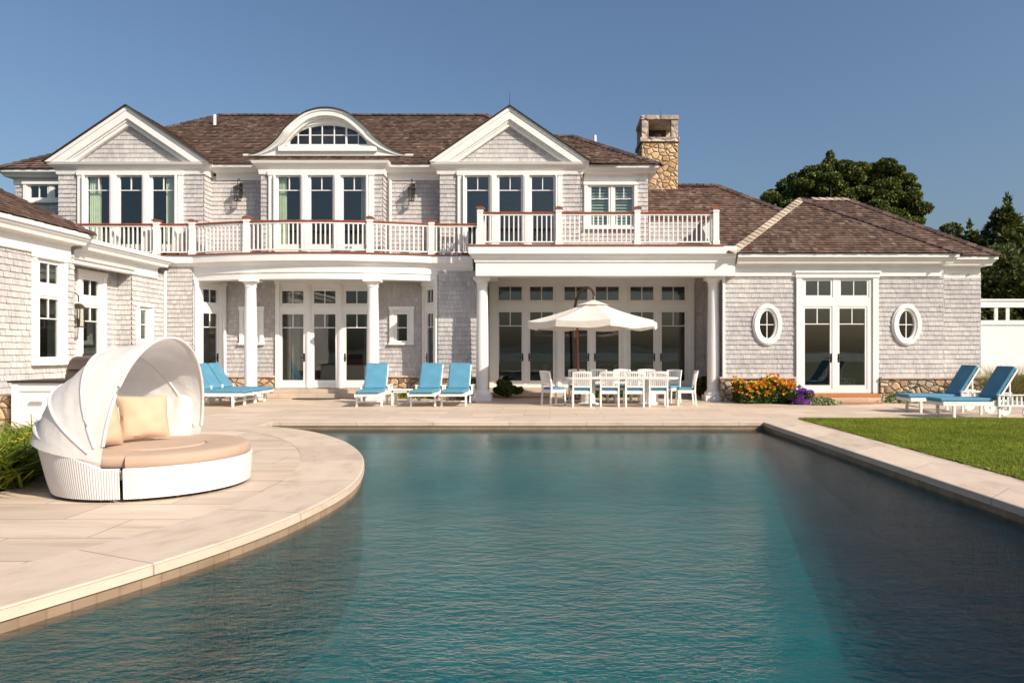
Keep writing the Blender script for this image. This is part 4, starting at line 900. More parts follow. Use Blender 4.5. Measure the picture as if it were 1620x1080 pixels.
# ============================================================ pool loungers
def rbox(mb, x0, x1, y0, y1, z0, z1, r=0.03, mi=0):
    """cushion block with rounded long edges; soft enough with bevel"""
    mb.box(x0, x1, y0, y1, z0, z1, mi)
def make_lounger(label):
    """foot at x=0, head at +x, length 2 m"""
    t = thing('pool_lounger', label, 'lounger', group='blue cushioned white pool loungers')
    fm = MB('white')
    for s in (-1, 1):
        fm.box(0.02, 1.98, s*0.33-0.02, s*0.33+0.02, 0.27, 0.36)
        # arm rest with spindles
    fm.box(0.02, 0.06, -0.309, 0.309, 0.28, 0.352); fm.box(1.94, 1.98, -0.309, 0.309, 0.28, 0.352)
    for i in range(12): fm.box(0.10+i*0.095, 0.16+i*0.095, -0.309, 0.309, 0.335, 0.358)
    fm.box(0.24, 0.27, -0.295, 0.295, 0.12, 0.15)
    fm.build('frame', None, t, bevel=0.004)
    for s in (-1, 1):
        l = MB('white'); l.prism([(0.24, s*0.325-0.025, 0.27), (0.30, s*0.325-0.025, 0.27), (0.295, s*0.325-0.025, 0.0), (0.245, s*0.325-0.025, 0.0)], (0, 0.05, 0)); l.build('leg', None, t)
        l = MB('white'); l.box(1.24, 1.29, s*0.325-0.022, s*0.325+0.022, 0.0 if False else 0.02, 0.27); l.build('leg', None, t)
        ar = MB('white'); ar.box(1.20, 1.98, s*0.365-0.045, s*0.365+0.045, 0.50, 0.525); ar.box(1.20, 1.25, s*0.375-0.02, s*0.375+0.02, 0.26, 0.50); ar.box(1.93, 1.98, s*0.375-0.02, s*0.375+0.02, 0.14, 0.50)
        for i in range(6): ar.box(1.30+i*0.10, 1.335+i*0.10, s*0.375-0.012, s*0.375+0.012, 0.29, 0.50)
        ar.box(1.25, 1.93, s*0.375-0.016, s*0.375+0.016, 0.26, 0.30); ar.build('armrest', None, t)
        wy = s*0.405; wh = MB(['white', 'black'])
        n = 28; 
        for r0, r1, hw in ((0.0, 0.135, 0.018),):
            k = wh.addv([(1.86+r1*math.cos(2*PI*j/n), wy-hw, 0.135+r1*math.sin(2*PI*j/n)) for j in range(n)]); k2 = wh.addv([(1.86+r1*math.cos(2*PI*j/n), wy+hw, 0.135+r1*math.sin(2*PI*j/n)) for j in range(n)])
            wh.face(range(k, k+n)); wh.face(range(k2, k2+n))
            for j in range(n): wh.face((k+j, k+(j+1)%n, k2+(j+1)%n, k2+j))
        wh.tube([(1.86, wy-0.022, 0.135), (1.86, wy+0.022, 0.135)], 0.018, 8, 1); wh.build('wheel', None, t)
    th = R(58); L = 0.84; px, pz = 1.22, 0.37; dx_, dz_ = math.cos(th), math.sin(th); nx, nz = -dz_, dx_
    b_ = MB('white')
    P = lambda u, n_, y: (px+dx_*u+nx*n_, y, pz+dz_*u+nz*n_)
    for s in (-1, 1):
        b_.prism([P(-0.02, -0.035, s*0.30-0.02), P(L, -0.035, s*0.30-0.02), P(L, 0.005, s*0.30-0.02), P(-0.02, 0.005, s*0.30-0.02)], (0, 0.04, 0))
    for u in (0.02, 0.2, 0.38, 0.56, 0.74, L-0.06): b_.prism([P(u, -0.03, -0.28), P(u+0.06, -0.03, -0.28), P(u+0.06, 0.0, -0.28), P(u, 0.0, -0.28)], (0, 0.56, 0))
    b_.bar((1.55, -0.25, 0.30), P(0.55, -0.04, -0.25), 0.025); b_.bar((1.55, 0.25, 0.30), P(0.55, -0.04, 0.25), 0.025)
    b_.build('backrest', None, t)
    c = MB('blue'); c.box(-0.02, 1.16, -0.31, 0.31, 0.362, 0.44); c.build('seat_cushion', None, t, bevel=0.03)
    c = MB('blue'); c.prism([P(0.035, 0.01, -0.30), P(L+0.03, 0.01, -0.30), P(L+0.03, 0.085, -0.30), P(0.035, 0.085, -0.30)], (0, 0.60, 0)); c.build('back_cushion', None, t, bevel=0.03)
    return t
proto = make_lounger('pool lounger nearest the lawn on the right with its back cushion in shade')
proto.location = (8.62, 15.62, 0.004)
for x, y, rz, lb in (
    (8.18+0.42, 16.95, 0.0, 'farther of the two loungers on the right, before the stone base'),
    (-8.15, 18.80, PI-0.03, 'lounger closest to the daybed canopy in the left row of three'),
    (-8.17, 19.55, PI, 'middle lounger in the left row of three beside the white column'),
    (-8.19, 20.29, PI+0.01, 'farthest lounger in the left row, its foot just before the white column'),
    (-4.80, 18.30, PI/2+0.09, 'lounger standing alone left of the small white side table'),
    (-3.40, 18.36, PI/2-0.01, 'lounger immediately right of the small white side table'),
    (-2.58, 18.40, PI/2, 'lounger beside the dining terrace column, a diagonal shadow across its back cushion')):
    put(copy_tree(proto), x, y, 0.004, rz, lb)
# side table
t = thing('side_table', 'small white slatted side table between two blue loungers', 'side table', (-4.10, 19.25, 0.004))
mb = MB('white')
for i in range(5): mb.box(-0.26+i*0.106, -0.26+i*0.106+0.096, -0.25, 0.25, 0.40, 0.425)
mb.box(-0.24, 0.24, -0.23, -0.21, 0.345, 0.40); mb.box(-0.24, 0.24, 0.21, 0.23, 0.345, 0.40); mb.box(-0.24, -0.22, -0.21, 0.21, 0.345, 0.40); mb.box(0.22, 0.24, -0.21, 0.21, 0.345, 0.40)
mb.build('table_top', None, t, bevel=0.003)
for i in (-1, 1):
    for j in (-1, 1): l = MB('white'); l.box(i*0.215-0.025, i*0.215+0.025, j*0.205-0.025, j*0.205+0.025, 0, 0.40); l.build('leg', None, t)
# ============================================================ dining set
def make_chair(label):
    """faces +y (back at -y)"""
    t = thing('dining_chair', label, 'chair', group='white slatted dining chairs around the long table')
    mb = MB('white')
    mb.box(-0.25, 0.25, -0.22, 0.24, 0.40, 0.425); mb.box(-0.24, 0.24, 0.215, 0.235, 0.345, 0.40); mb.box(-0.235, 0.235, -0.225, -0.205, 0.345, 0.40)
    mb.box(-0.245, -0.225, -0.2, 0.21, 0.345, 0.40); mb.box(0.225, 0.245, -0.2, 0.21, 0.345, 0.40); mb.build('seat', None, t, bevel=0.004)
    for s in (-1, 1):
        l = MB('white'); l.prism([(s*0.235-0.022, 0.19, 0.4), (s*0.235+0.022, 0.19, 0.4), (s*0.235+0.018, 0.21, 0), (s*0.235-0.018, 0.21, 0)], (0, 0.045, 0)); l.build('leg', None, t)
        l = MB('white')
        for (y0, z0_), (y1, z1_) in zip([(-0.27, 0), (-0.235, 0.40), (-0.245, 0.62), (-0.31, 0.93)], [(-0.235, 0.40), (-0.245, 0.62), (-0.31, 0.93)]):
            k = l.addv([(s*0.235-0.021, y0, z0_), (s*0.235+0.021, y0, z0_), (s*0.235+0.021, y0+0.042, z0_), (s*0.235-0.021, y0+0.042, z0_), (s*0.235-0.021, y1, z1_), (s*0.235+0.021, y1, z1_), (s*0.235+0.021, y1+0.042, z1_), (s*0.235-0.021, y1+0.042, z1_)])
            for q in ((3,2,1,0),(4,5,6,7),(0,1,5,4),(1,2,6,5),(2,3,7,6),(3,0,4,7)): l.face([k+i for i in q])
        l.build('leg', None, t)
    b_ = MB('white')
    N = 10
    for i in range(N):
        x0 = -0.235+0.47*i/N; x1 = -0.235+0.47*(i+1)/N; c0 = -0.03*(1-(2*i/N-1)**2); c1 = -0.03*(1-(2*(i+1)/N-1)**2)
        k = b_.addv([(x0, -0.30+c0, 0.87-c0*0.6), (x1, -0.30+c1, 0.87-c1*0.6), (x1, -0.275+c1, 0.87-c1*0.6), (x0, -0.275+c0, 0.87-c0*0.6), (x0, -0.312+c0, 0.935-c0*0.5), (x1, -0.312+c1, 0.935-c1*0.5), (x1, -0.287+c1, 0.935-c1*0.5), (x0, -0.287+c0, 0.935-c0*0.5)])
        for q in ((3,2,1,0),(4,5,6,7),(0,1,5,4),(2,3,7,6)): b_.face([k+i_ for i_ in q])
    b_.box(-0.215, 0.215, -0.245, -0.222, 0.52, 0.555)
    for i in range(8):
        x = -0.185+i*0.0529; c = -0.03*(1-(x/0.235)**2); b_.bar((x, -0.233, 0.54), (x, -0.29+c, 0.885), 0.028, 0.012, up=(0, 1, 0))
    b_.build('backrest', None, t)
    c = MB('blue'); c.box(-0.225, 0.225, -0.20, 0.225, 0.428, 0.49); c.build('cushion', None, t, bevel=0.022)
    return t
ty = 19.45
ch0 = make_chair('white slatted chair leftmost in the near row of the dining table'); ch0.location = (0.84, 18.62, 0.004); ch0.rotation_euler.z = 0.04
for x, y, rz, lb in (
    (1.59, 18.62, -0.03, 'second chair from the left in the near row of the dining table'), (2.24, 18.60, 0.02, 'third chair from the left in the near row of the dining table'),
    (2.88, 18.62, -0.02, 'rightmost chair in the near row of the dining table'),
    (0.80, 20.32, PI, 'leftmost chair on the house side of the dining table'), (1.45, 20.34, PI+0.03, 'second chair from left on the house side of the dining table'),
    (2.13, 20.32, PI-0.03, 'third chair from left on the house side of the dining table'), (2.86, 20.33, PI, 'fourth chair from left on the house side of the dining table'),
    (0.10, 19.25, -PI/2+0.55, 'chair alone at the left end of the dining table'),
    (3.72, 19.05, PI/2-0.05, 'chair at the right end of the dining table nearest the pool'), (3.42, 20.05, PI/2+0.80, 'chair at the right end of the dining table nearest the house doors')):
    put(copy_tree(ch0), x, y, 0.004, rz, lb)
t = thing('dining_table', 'long white oval ended dining table on two round pedestals', 'table', (1.92, ty, 0.004))
mb = MB('white'); pts = []
for s in (1, -1):
    for i in range(13): a = -PI/2+PI*i/12; pts.append((s*(1.25+0.42*math.cos(a)), s*0.50*math.sin(a)))
mb.prism([(x, y, 0.715) for x, y in pts], (0, 0, 0.035)); mb.prism([(x*0.93, y*0.86, 0.66) for x, y in pts], (0, 0, 0.054)); mb.build('table_top', None, t)
for s in (-1, 1):
    mb = MB('white'); mb.lathe([(0.30, 0), (0.30, 0.03), (0.20, 0.05), (0.20, 0.62), (0.26, 0.66)], (s*0.85, 0, 0), 28); mb.build('pedestal', None, t, smooth=True)
# ============================================================ umbrella
ux, uy, ur = 1.22, 19.5, 1.86; ze_, za_ = 2.30, 2.90
t = thing('cantilever_umbrella', 'cream canvas octagonal umbrella with bronze curved arm above the dining table', 'umbrella', (ux, uy, 0.004))
mb = MB('umbrella'); rot = R(10); n = 8
def rim(r, k, sub): # point between rib k and k+1
    a0 = rot+2*PI*k/n; a1 = rot+2*PI*(k+1)/n; p = (math.cos(a0)*(1-sub)+math.cos(a1)*sub, math.sin(a0)*(1-sub)+math.sin(a1)*sub)
    return (p[0]*r, p[1]*r)
SU, SV = 6, 8
for k in range(n):
    grid = []
    for j in range(SV+1):
        v_ = 0.10+0.90*j/SV; row = []
        for i in range(SU+1):
            s_ = i/SU; x, y = rim(ur*v_, k, s_); zz = za_-(za_-ze_)*(v_**1.0) - 0.10*math.sin(PI*v_)*0.5 - 0.05*v_*math.sin(PI*s_)
            row.append((x, y, zz))
        grid.append(mb.addv(row))
    for j in range(SV):
        for i in range(SU): mb.face((grid[j]+i, grid[j]+i+1, grid[j+1]+i+1, grid[j+1]+i))
    # valance
    lo = []
    for i in range(SU+1):
        s_ = i/SU; x, y = rim(ur*1.005, k, s_); lo.append((x, y, ze_-0.05*math.sin(PI*s_)-0.17+0.012*math.sin(s_*9+k)))
    g2 = mb.addv(lo)
    for i in range(SU): mb.face((grid[SV]+i, grid[SV]+i+1, g2+i+1, g2+i))
mb.build('canopy', None, t)
mb = MB('umbrella')
for k in range(n):
    A = [rim(ur*0.25, k, i/4) for i in range(5)]; j = mb.addv([(x, y, za_-(za_-ze_)*0.25+0.012) for x, y in A]); tp_ = mb.addv([(0, 0, za_+0.02)])
    for i in range(4): mb.face((j+i, j+i+1, tp_))
mb.build('vent_cap', None, t)
for k in range(n):
    a0 = rot+2*PI*k/n; mb = MB('mahog'); mb.tube([(0.05*math.cos(a0), 0.05*math.sin(a0), za_-0.12), (ur*0.98*math.cos(a0), ur*0.98*math.sin(a0), ze_-0.02)], 0.012, 6); mb.build('rib', None, t)
mb = MB('bronze'); P = catmull([(-0.42, 2.05, 0.05), (-0.45, 2.08, 1.2), (-0.47, 2.1, 2.3), (-0.42, 1.9, 3.0), (-0.24, 1.15, 3.32), (-0.06, 0.45, 3.28), (0.02, 0.08, 3.08), (0, 0, 2.86)], 6); mb.tube(P, 0.042, 12); mb.build('curved_arm', None, t, smooth=True)
mb = MB('mahog'); mb.tube([(-0.40, 0.45, 0.72), (-0.44, 0.38, 2.15)], 0.028, 10); mb.build('wooden_pole', None, t)
mb = MB('bronze'); mb.lathe([(0.36, 0), (0.36, 0.05), (0.08, 0.08), (0.07, 0.25)], (-0.42, 2.05, 0), 28); mb.build('base', None, t)
# ============================================================ daybed
bx, by = -4.35, 7.69
D = thing('canopy_daybed', 'round white wicker daybed with folding white canopy on the curved terrace', 'daybed', (bx, by, 0.004))
def shellpt(a, f_):   # f_: 0 bottom .. 1 top ; a measured from +x
    k = max(0.0, -math.cos(a-0.02))**0.9 if math.cos(a-0.02) < 0 else 0.0
    r = 0.955+(0.02+0.15*k)*f_**0.85; z = 0.03+(0.29+0.43*k**1.1)*f_
    return (r*math.cos(a), r*math.sin(a), z), r
def shellwall(a0, a1, name, taper=True):
    mb = MB('wicker'); NA, NF = 60, 8; rings = []; cols = []
    for i in range(NA+1):
        a = a0+(a1-a0)*i/NA; P = [shellpt(a, j/NF)[0] for j in range(NF+1)]
        top = P[-1]; inn = (top[0]*0.955, top[1]*0.955, top[2]); inb = (0.86*math.cos(a), 0.86*math.sin(a), 0.20)
        cols.append(mb.addv(P+[(top[0]*0.985, top[1]*0.985, top[2]+0.012), inn, inb]))
    for i in range(NA):
        s0 = (a1-a0)*i/NA; s1 = (a1-a0)*(i+1)/NA
        for j in range(NF+3): mb.face((cols[i]+j, cols[i+1]+j, cols[i+1]+j+1, cols[i]+j+1), 0, [(s0, j*0.06), (s1, j*0.06), (s1, j*0.06+0.06), (s0, j*0.06+0.06)])
    return mb.build(name, None, D, smooth=True)
shellwall(PI/2+0.06, 3*PI/2+0.185, 'wicker_shell')
shellwall(-PI/2+0.215, PI/2+0.03, 'wicker_ottoman')
for a in (-1.5, -1.2, -0.85, -0.5, -0.15, -1.60, 0.3, 0.9, 2.2, 3.1, 4.0):
    mb = MB('steel'); mb.tube([(0.90*math.cos(a), 0.90*math.sin(a), 0.0), (0.90*math.cos(a), 0.90*math.sin(a), 0.05)], 0.016, 8); mb.build('foot', None, D)
def cushion(name, a0, a1, r, z0, z1, hole=0.0, mat='beige'):
    mb = MB(mat); pts = [(r*math.cos(a0+(a1-a0)*i/48), r*math.sin(a0+(a1-a0)*i/48)) for i in range(49)]
    if hole: pts += [(hole*math.cos(a1+(a0-a1)*i/30), hole*math.sin(a1+(a0-a1)*i/30)) for i in range(31)]
    mb.prism([(x, y, z0) for x, y in pts], (0, 0, z1-z0)); return mb.build(name, None, D, bevel=0.03)
def dome(name, a0, a1, r0, r1, z0, z1, mat='beige', puff=0.007):
    """ring sector cushion with soft edges"""
    mb = MB(mat); NA = 48; prof = [(r0, z0), (r1-0.015, z0), (r1, z0+0.02), (r1+0.006, (z0+z1)/2), (r1-0.003, z1-0.022), (r1-0.025, z1-0.004)]
    prof += [(r0+(r1-r0)*f_, z1+puff*math.sin(PI*f_)) for f_ in (0.85, 0.6, 0.35, 0.12)] + [(r0, z1-0.008)]
    cols = []
    for i in range(NA+1):
        a = a0+(a1-a0)*i/NA; e = 1.0
        cols.append(mb.addv([(r*math.cos(a), r*math.sin(a), z) for r, z in prof]))
    m_ = len(prof)
    for i in range(NA):
        for j in range(m_): mb.face((cols[i]+j, cols[i+1]+j, cols[i+1]+(j+1)%m_, cols[i]+(j+1)%m_))
    mb.face([cols[0]+j for j in range(m_)]); mb.face([cols[-1]+j for j in range(m_)][::-1])
    o = mb.build(name, None, D, smooth=True); return o
dome('ottoman_cushion', -PI/2+0.23, PI/2+0.02, 0.50, 0.955, 0.325, 0.445)
dome('seat_cushion', PI/2+0.05, 3*PI/2+0.20, 0.30, 0.90, 0.325, 0.44)
mb = MB('beige'); mb.lathe([(0.485, 0.325), (0.492, 0.34), (0.492, 0.43), (0.47, 0.452), (0.3, 0.462), (0.0, 0.466)], (0, 0, 0), 48); mb.build('round_cushion', None, D, smooth=True)
# canopy: arcs swung about the axis through both arch feet
hz_, hy = 0.36, 1.0
def arcpt(th, s, wr=0.0):
    """th: lean of the hoop from vertical towards the back, s in 0..1 along hoop"""
    a = PI*s; rr = 1.23-0.13*max(0, math.sin(th))+wr; back = max(0, math.sin(th))
    ry = hy-0.01+0.08*back*back*math.sin(a)
    x = -rr*math.sin(th)*math.sin(a)**0.80*1.03; z = hz_+rr*math.cos(th)*math.sin(a)**0.80+0.03
    if th > 1.0: z = max(z, 0.34)
    return (x+0.02*math.cos(a), -ry*math.cos(a), z+0.07*back*math.cos(a)*0)
ths = [R(-7), R(22), R(50), R(80)]
mb = MB('canvas'); NS = 56; prev = None; TH = []
for a, b_ in zip(ths, ths[1:]): TH += [(a+(b_-a)*i/8, i/8) for i in range(8)]
TH.append((ths[-1], 0.0))
for j, (th_, f_) in enumerate(TH):
    sag = -0.045*math.sin(PI*f_)
    row = mb.addv([arcpt(th_, i/NS, sag*math.sin(PI*i/NS)**0.5 + 0.016*math.sin(f_*11+i*0.62+2*math.sin(i*0.2))*math.sin(PI*f_)*(1.05-math.sin(PI*i/NS)**3)) for i in range(NS+1)])
    if prev is not None:
        for i in range(NS): mb.face((prev+i, prev+i+1, row+i+1, row+i))
    prev = row
# skirt down to the wicker rim
sk = mb.addv([(lambda a: (shellpt(a, 1)[0][0]*0.985, shellpt(a, 1)[0][1]*0.985, shellpt(a, 1)[0][2]+0.012))(3*PI/2-(PI)*i/NS) for i in range(NS+1)])
for i in range(NS): mb.face((prev+i, prev+i+1, sk+i+1, sk+i))
mb.build('canopy', None, D, smooth=True)
for th_ in ths[:3]:
    mb = MB('canvas'); mb.tube([arcpt(th_, i/40, 0.008) for i in range(1, 40)], 0.016, 8); mb.build('canopy_hoop', None, D, smooth=True)
# inner lining gathered at the back
mb = MB('canvas'); prev = None; NA = 60
for j in range(9):
    f_ = j/8; row = []
    for i in range(NA+1):
        a = PI/2+0.06+(PI-0.30)*i/NA; fold = 0.028*math.sin(i*0.9+f_*2.5)*(0.3+f_); r = 0.84+0.05*f_+fold-0.05*abs(math.sin(a))*f_**2
        row.append((r*math.cos(a), r*math.sin(a), 0.42+(0.46+0.05*math.sin(i*0.33)+0.03*math.sin(i*0.9))*f_))
    row = mb.addv(row)
    if prev is not None:
        for i in range(NA): mb.face((prev+i, prev+i+1, row+i+1, row+i))
    prev = row
mb.build('lining', None, D, smooth=True)
def pillow(label, loc, rz, tilt, sz):
    mb = MB('peach'); N = 18; top = []; bot = []
    for i in range(N+1):
        for j in range(N+1):
            u = -1+2*i/N; v_ = -1+2*j/N; e = (1-abs(u)**2.6)*(1-abs(v_)**2.6); h = 0.095*max(0, e)**0.45
            pin = 1-0.06*(1-abs(u))*abs(v_)**2-0.0; pin2 = 1-0.06*(1-abs(v_))*abs(u)**2
            wr = 0.006*math.sin(u*7+v_*3)+0.005*math.sin(v_*9-u*4)
            top.append((u*sz/2*pin2, h+wr*e, v_*sz/2*pin)); bot.append((u*sz/2*pin2, -h+wr*e, v_*sz/2*pin))
    a = mb.addv(top); b_ = mb.addv(bot)
    for i in range(N):
        for j in range(N):
            q = (i*(N+1)+j, (i+1)*(N+1)+j, (i+1)*(N+1)+j+1, i*(N+1)+j+1); mb.face([a+k for k in q]); mb.face([b_+k for k in q][::-1])
    o = mb.build('throw_pillow', None, None, smooth=True); o.location = loc; o.rotation_euler = (tilt, 0, rz); tag(o, label, 'pillow', 'peach throw pillows on the daybed'); return o
pillow('square peach throw pillow in full view at the middle of the daybed', (bx-0.22, by+0.14, 0.735), R(42), R(-16), 0.50)
pillow('peach throw pillow half hidden behind the front canopy hoop of the daybed', (bx-0.40, by-0.38, 0.715), R(72), R(-14), 0.50)
# ============================================================ outdoor counter and grill
t = thing('outdoor_counter', 'white panelled outdoor counter with dark stone top behind the daybed', 'counter', (-9.75, 13.2, 0.02))
mb = MB('white'); mb.box(-0.38, 0.86, 0.0, 0.9, 0, 0.86)
mb.box(-0.44, -0.32, -0.05, 0.02, 0, 0.86); mb.box(-0.44, 0.9, -0.03, 0.0, 0.70, 0.86); mb.box(0.42, 0.54, -0.04, 0.0, 0, 0.70); mb.box(-0.30, 0.40, -0.012, 0, 0.06, 0.12); mb.build('cabinet', None, t, bevel=0.006)
mb = MB('white'); mb.box(-0.26, 0.38, -0.02, -0.002, 0.12, 0.62); mb.prism([(-0.05, -0.10, 0.55), (0.22, -0.10, 0.55), (0.15, -0.02, 0.62), (0.0, -0.02, 0.62)], (0, 0, -0.04)); mb.build('cabinet_door', None, t)
mb = MB('counter'); mb.box(-0.50, 1.6, -0.08, 0.95, 0.86, 0.90); mb.build('stone_top', None, t, bevel=0.006)
mb = MB('white'); mb.box(0.86, 1.55, 0.1, 0.9, 0, 0.86); mb.build('cabinet', None, t)
t = thing('built_in_grill', 'dark hooded grill on the outdoor counter, mostly hidden by the daybed canopy', 'grill', (-8.80, 13.62, 0.92))
mb = MB('steel'); pts = [(0.33*math.cos(PI*i/16), 0.0, 0.12+0.34*math.sin(PI*i/16)) for i in range(17)]
mb.prism([(-0.45, p[0], p[2]) for p in pts], (0.9, 0, 0)); mb.box(-0.46, 0.46, -0.34, 0.34, 0.0, 0.118); mb.build('hood', None, t)
mb = MB('black'); mb.tube([(-0.38, -0.36, 0.2), (0.38, -0.36, 0.2)], 0.015, 8); mb.box(-0.36, -0.34, -0.36, -0.30, 0.19, 0.21); mb.box(0.34, 0.36, -0.36, -0.30, 0.19, 0.21); mb.build('handle', None, t)
mb = MB('stone'); mb.box(-0.8, 0.8, -0.3, 0.3, 0, 0.62); o = mb.build('garden_wall'); o.location = (-11.15, 13.6, 0.0); tag(o, 'low stone wall running behind the white outdoor counter at the left edge', 'wall')
# mats
def mat_(name, x0, x1, y0, y1, z, mat, label):
    mb = MB(mat); n = 20; pts = [(x0, y1), (x1, y1)]+[(x1-(x1-x0)*i/n, y1-(y1-y0)*(0.55+0.45*math.sin(PI*i/n))) for i in range(n+1)]
    mb.prism([(x, y, z) for x, y in pts], (0, 0, 0.015)); tag(mb.build(name), label, 'doormat')
mat_('doormat', 7.75, 9.45, 19.35, 20.02, 0.005, 'coppermat', 'orange brown half round doormat at the pavilion double doors')
mat_('doormat', -1.9, 0.0, 22.0, 22.53, 0.005, 'coppermat', 'orange brown half round doormat at the dining doors behind the column')
mat_('doormat', -7.95, -6.5, 21.1, 21.8, 0.005, 'darkmat', 'dark half round doormat before the triple porch doors')
# ============================================================ fence
t = thing('garden_fence', 'tall white board fence with open slat top joining the right end of the house', 'fence', (13.15, 21.6, 0.0))
mb = MB('white')
for i in range(60): mb.box(0.16+i*0.14, 0.16+i*0.14+0.136, 0.0, 0.022, 0.10, 2.30)
mb.build('board_panel', None, t)
mb = MB('white'); mb.box(0, 8.6, -0.06, 0.08, 3.04, 3.10); mb.box(0.12, 8.6, -0.03, 0.05, 2.84, 3.04); mb.box(0.12, 8.6, -0.03, 0.05, 2.30, 2.44); mb.box(0.12, 8.6, -0.03, 0.05, 0.02, 0.16); mb.build('rail', None, t)
mb = MB('white'); mb.box(-0.04, 0.14, -0.08, 0.10, 0, 3.04); mb.build('post', None, t)
mb = MB('white'); mb.box(4.1, 4.28, -0.08, 0.10, 0, 3.04); mb.build('post', None, t)
mb = MB('white')
for i in range(22):
    if i % 3: mb.box(0.30+i*0.36, 0.40+i*0.36, -0.01, 0.03, 2.44, 2.84)
mb.build('slat_row', None, t)
# ============================================================ plants
def plant_thing(name, label, cat, loc, parts, group=None):
    t = thing(name, label, cat, loc, group=group)
    for nm, arr, nper, mt in parts: npmesh(nm, arr, nper, mt, t)
    return t
def ball(n, r, c=(0, 0, 0), shell=0.55):
    d = rng.normal(size=(n, 3)); d /= np.linalg.norm(d, axis=1)[:, None]; rr = (shell+(1-shell)*rng.random((n, 1))**0.6)
    return d*rr*np.array(r)+np.array(c), d
def clumpy(nb, nl, ext, br, seed_c=(0, 0, 0)):
    P = []; Dd = []
    for _ in range(nb):
        c, _d = ball(1, ext, seed_c, 0.2); p, d = ball(nl, (br, br, br*0.8), c[0], 0.4); P.append(p); Dd.append(d)
    return np.concatenate(P), np.concatenate(Dd)
# orange flower bed
x0, x1, y0, y1 = 5.35, 6.95, 19.55, 20.45
n = 9000; p = np.stack([rng.uniform(x0, x1, n), rng.uniform(y0, y1, n), np.zeros(n)], 1)
hh = 0.50+0.09*np.sin(p[:, 0]*5+1)+0.07*np.sin(p[:, 0]*13)+0.08*(p[:, 1]-y0); p[:, 2] = rng.random(n)**0.8*hh
c0 = np.array([6.15, 20.0, 0])
def heads(n, k, size):
    q = np.stack([rng.uniform(x0-0.03, x1+0.03, n), rng.uniform(y0-0.04, y1, n), np.zeros(n)], 1)
    q[:, 2] = (0.50+0.09*np.sin(q[:, 0]*5+1)+0.07*np.sin(q[:, 0]*13))*rng.uniform(0.35, 1.28, n)**0.8+0.02
    q = np.repeat(q, k, axis=0); ang = np.tile(np.arange(k)*2*PI/k, n); d = np.stack([np.cos(ang), 0.5*np.sin(ang)-0.5, 0.6*np.sin(ang)+0.35], 1)
    return leaves(q+d*size*0.6-c0, size, 1.5, d, 0.15)
plant_thing('orange_flower_clump', 'dense clump of orange flowers against the stone base right of the terrace column', 'flowers', tuple(c0), [('foliage', leaves(p-c0, 0.045, 2.4), 4, 'shrub'), ('blossoms', heads(520, 8, 0.042), 4, 'orange'), ('blossoms', heads(170, 8, 0.04), 4, 'yellow')])
P1, D1 = clumpy(16, 110, (0.34, 0.26, 0.13), 0.13, (0, 0, 0.22)); P2, D2 = clumpy(22, 130, (0.38, 0.28, 0.15), 0.10, (0, -0.02, 0.27))
t = plant_thing('potted_purple_flowers', 'mound of purple flowers in a purple pot beside the pavilion doors', 'flowers', (7.0, 19.35, 0.0), [('foliage', leaves(P1, 0.04, 2), 4, 'shrub'), ('blossoms', leaves(P2, 0.032, 1.3), 4, 'purple')])
mb = MB('purplepot'); mb.lathe([(0.20, 0), (0.26, 0.17), (0.28, 0.18), (0.24, 0.16)], (0, 0, 0), 24); mb.build('pot', None, t)
def cover(label, x, y, rx, ry, h, mat='silver', n=2200, s=0.05):
    p = np.stack([rng.normal(size=n)*rx*0.45, rng.normal(size=n)*ry*0.45, np.zeros(n)], 1); p[:, 2] = np.abs(rng.random(n))*h*np.exp(-((p[:, 0]/rx)**2+(p[:, 1]/ry)**2)*0.7)+0.01
    plant_thing('groundcover_plant', label, 'plant', (x, y, 0.0), [('foliage', leaves(p, s, 2.2), 4, mat)])
cover('small silvery plant spilling over right of the purple flowers', 7.55, 19.3, 0.36, 0.25, 0.20)
cover('silvery low plant at the stone base right of the pavilion doors', 10.25, 20.1, 0.55, 0.3, 0.30)
cover('low green and silver plant behind the nearer right lounger, by the stone base', 11.2, 20.15, 0.6, 0.3, 0.26, 'shrub')
cover('yellow green small plant seen under the white side table', -4.15, 21.9, 0.5, 0.25, 0.30, 'lily', 1800, 0.06)
cover('low green plant seen under the dining table', 1.6, 22.3, 0.9, 0.2, 0.32, 'shrub', 2200, 0.06)
def shrub(label, x, y, r, n=5000, mat='shrub', s=0.05, nb=18):
    P, Dd = clumpy(nb, n//nb, (r[0]*0.75, r[1]*0.75, r[2]*0.7), min(r)*0.42, (0, 0, r[2]))
    t = plant_thing('shrub', label, 'shrub', (x, y, 0), [('foliage', leaves(P, s, 2.0, Dd, 0.8), 4, mat)])
    mb = MB('bark')
    for i in range(5): mb.tube([(0, 0, 0), (r[0]*0.4*math.cos(i*1.3), r[1]*0.4*math.sin(i*1.3), r[2]*1.1)], [0.02, 0.008], 6)
    mb.build('stems', None, t)
shrub('dark green shrub between the left terrace column and the dining doors', -1.35, 22.0, (0.55, 0.35, 0.32), 6000, 'cedar')
shrub('small dark shrub just left of the left terrace column', -2.5, 21.2, (0.22, 0.2, 0.38), 2500, 'cedar')
shrub('dark shrub in shade beside the right terrace column', 4.75, 21.9, (0.38, 0.3, 0.42), 4500, 'cedar')
shrub('dark shrub right of the nearer lounger at the foot of the fence', 13.9, 20.4, (0.7, 0.5, 0.45), 5000, 'cedar')
# ornamental grass
bs = np.stack([rng.normal(size=1400)*0.13, rng.normal(size=1400)*0.13, np.zeros(1400)], 1)
plant_thing('ornamental_grass', 'tall arching straw coloured grass between the two right loungers', 'grass plant', (13.05, 19.9, 0.0), [('blades', blades(bs, 1.15, 0.014, 0.55, 0.9), 4, 'strawgrass')])
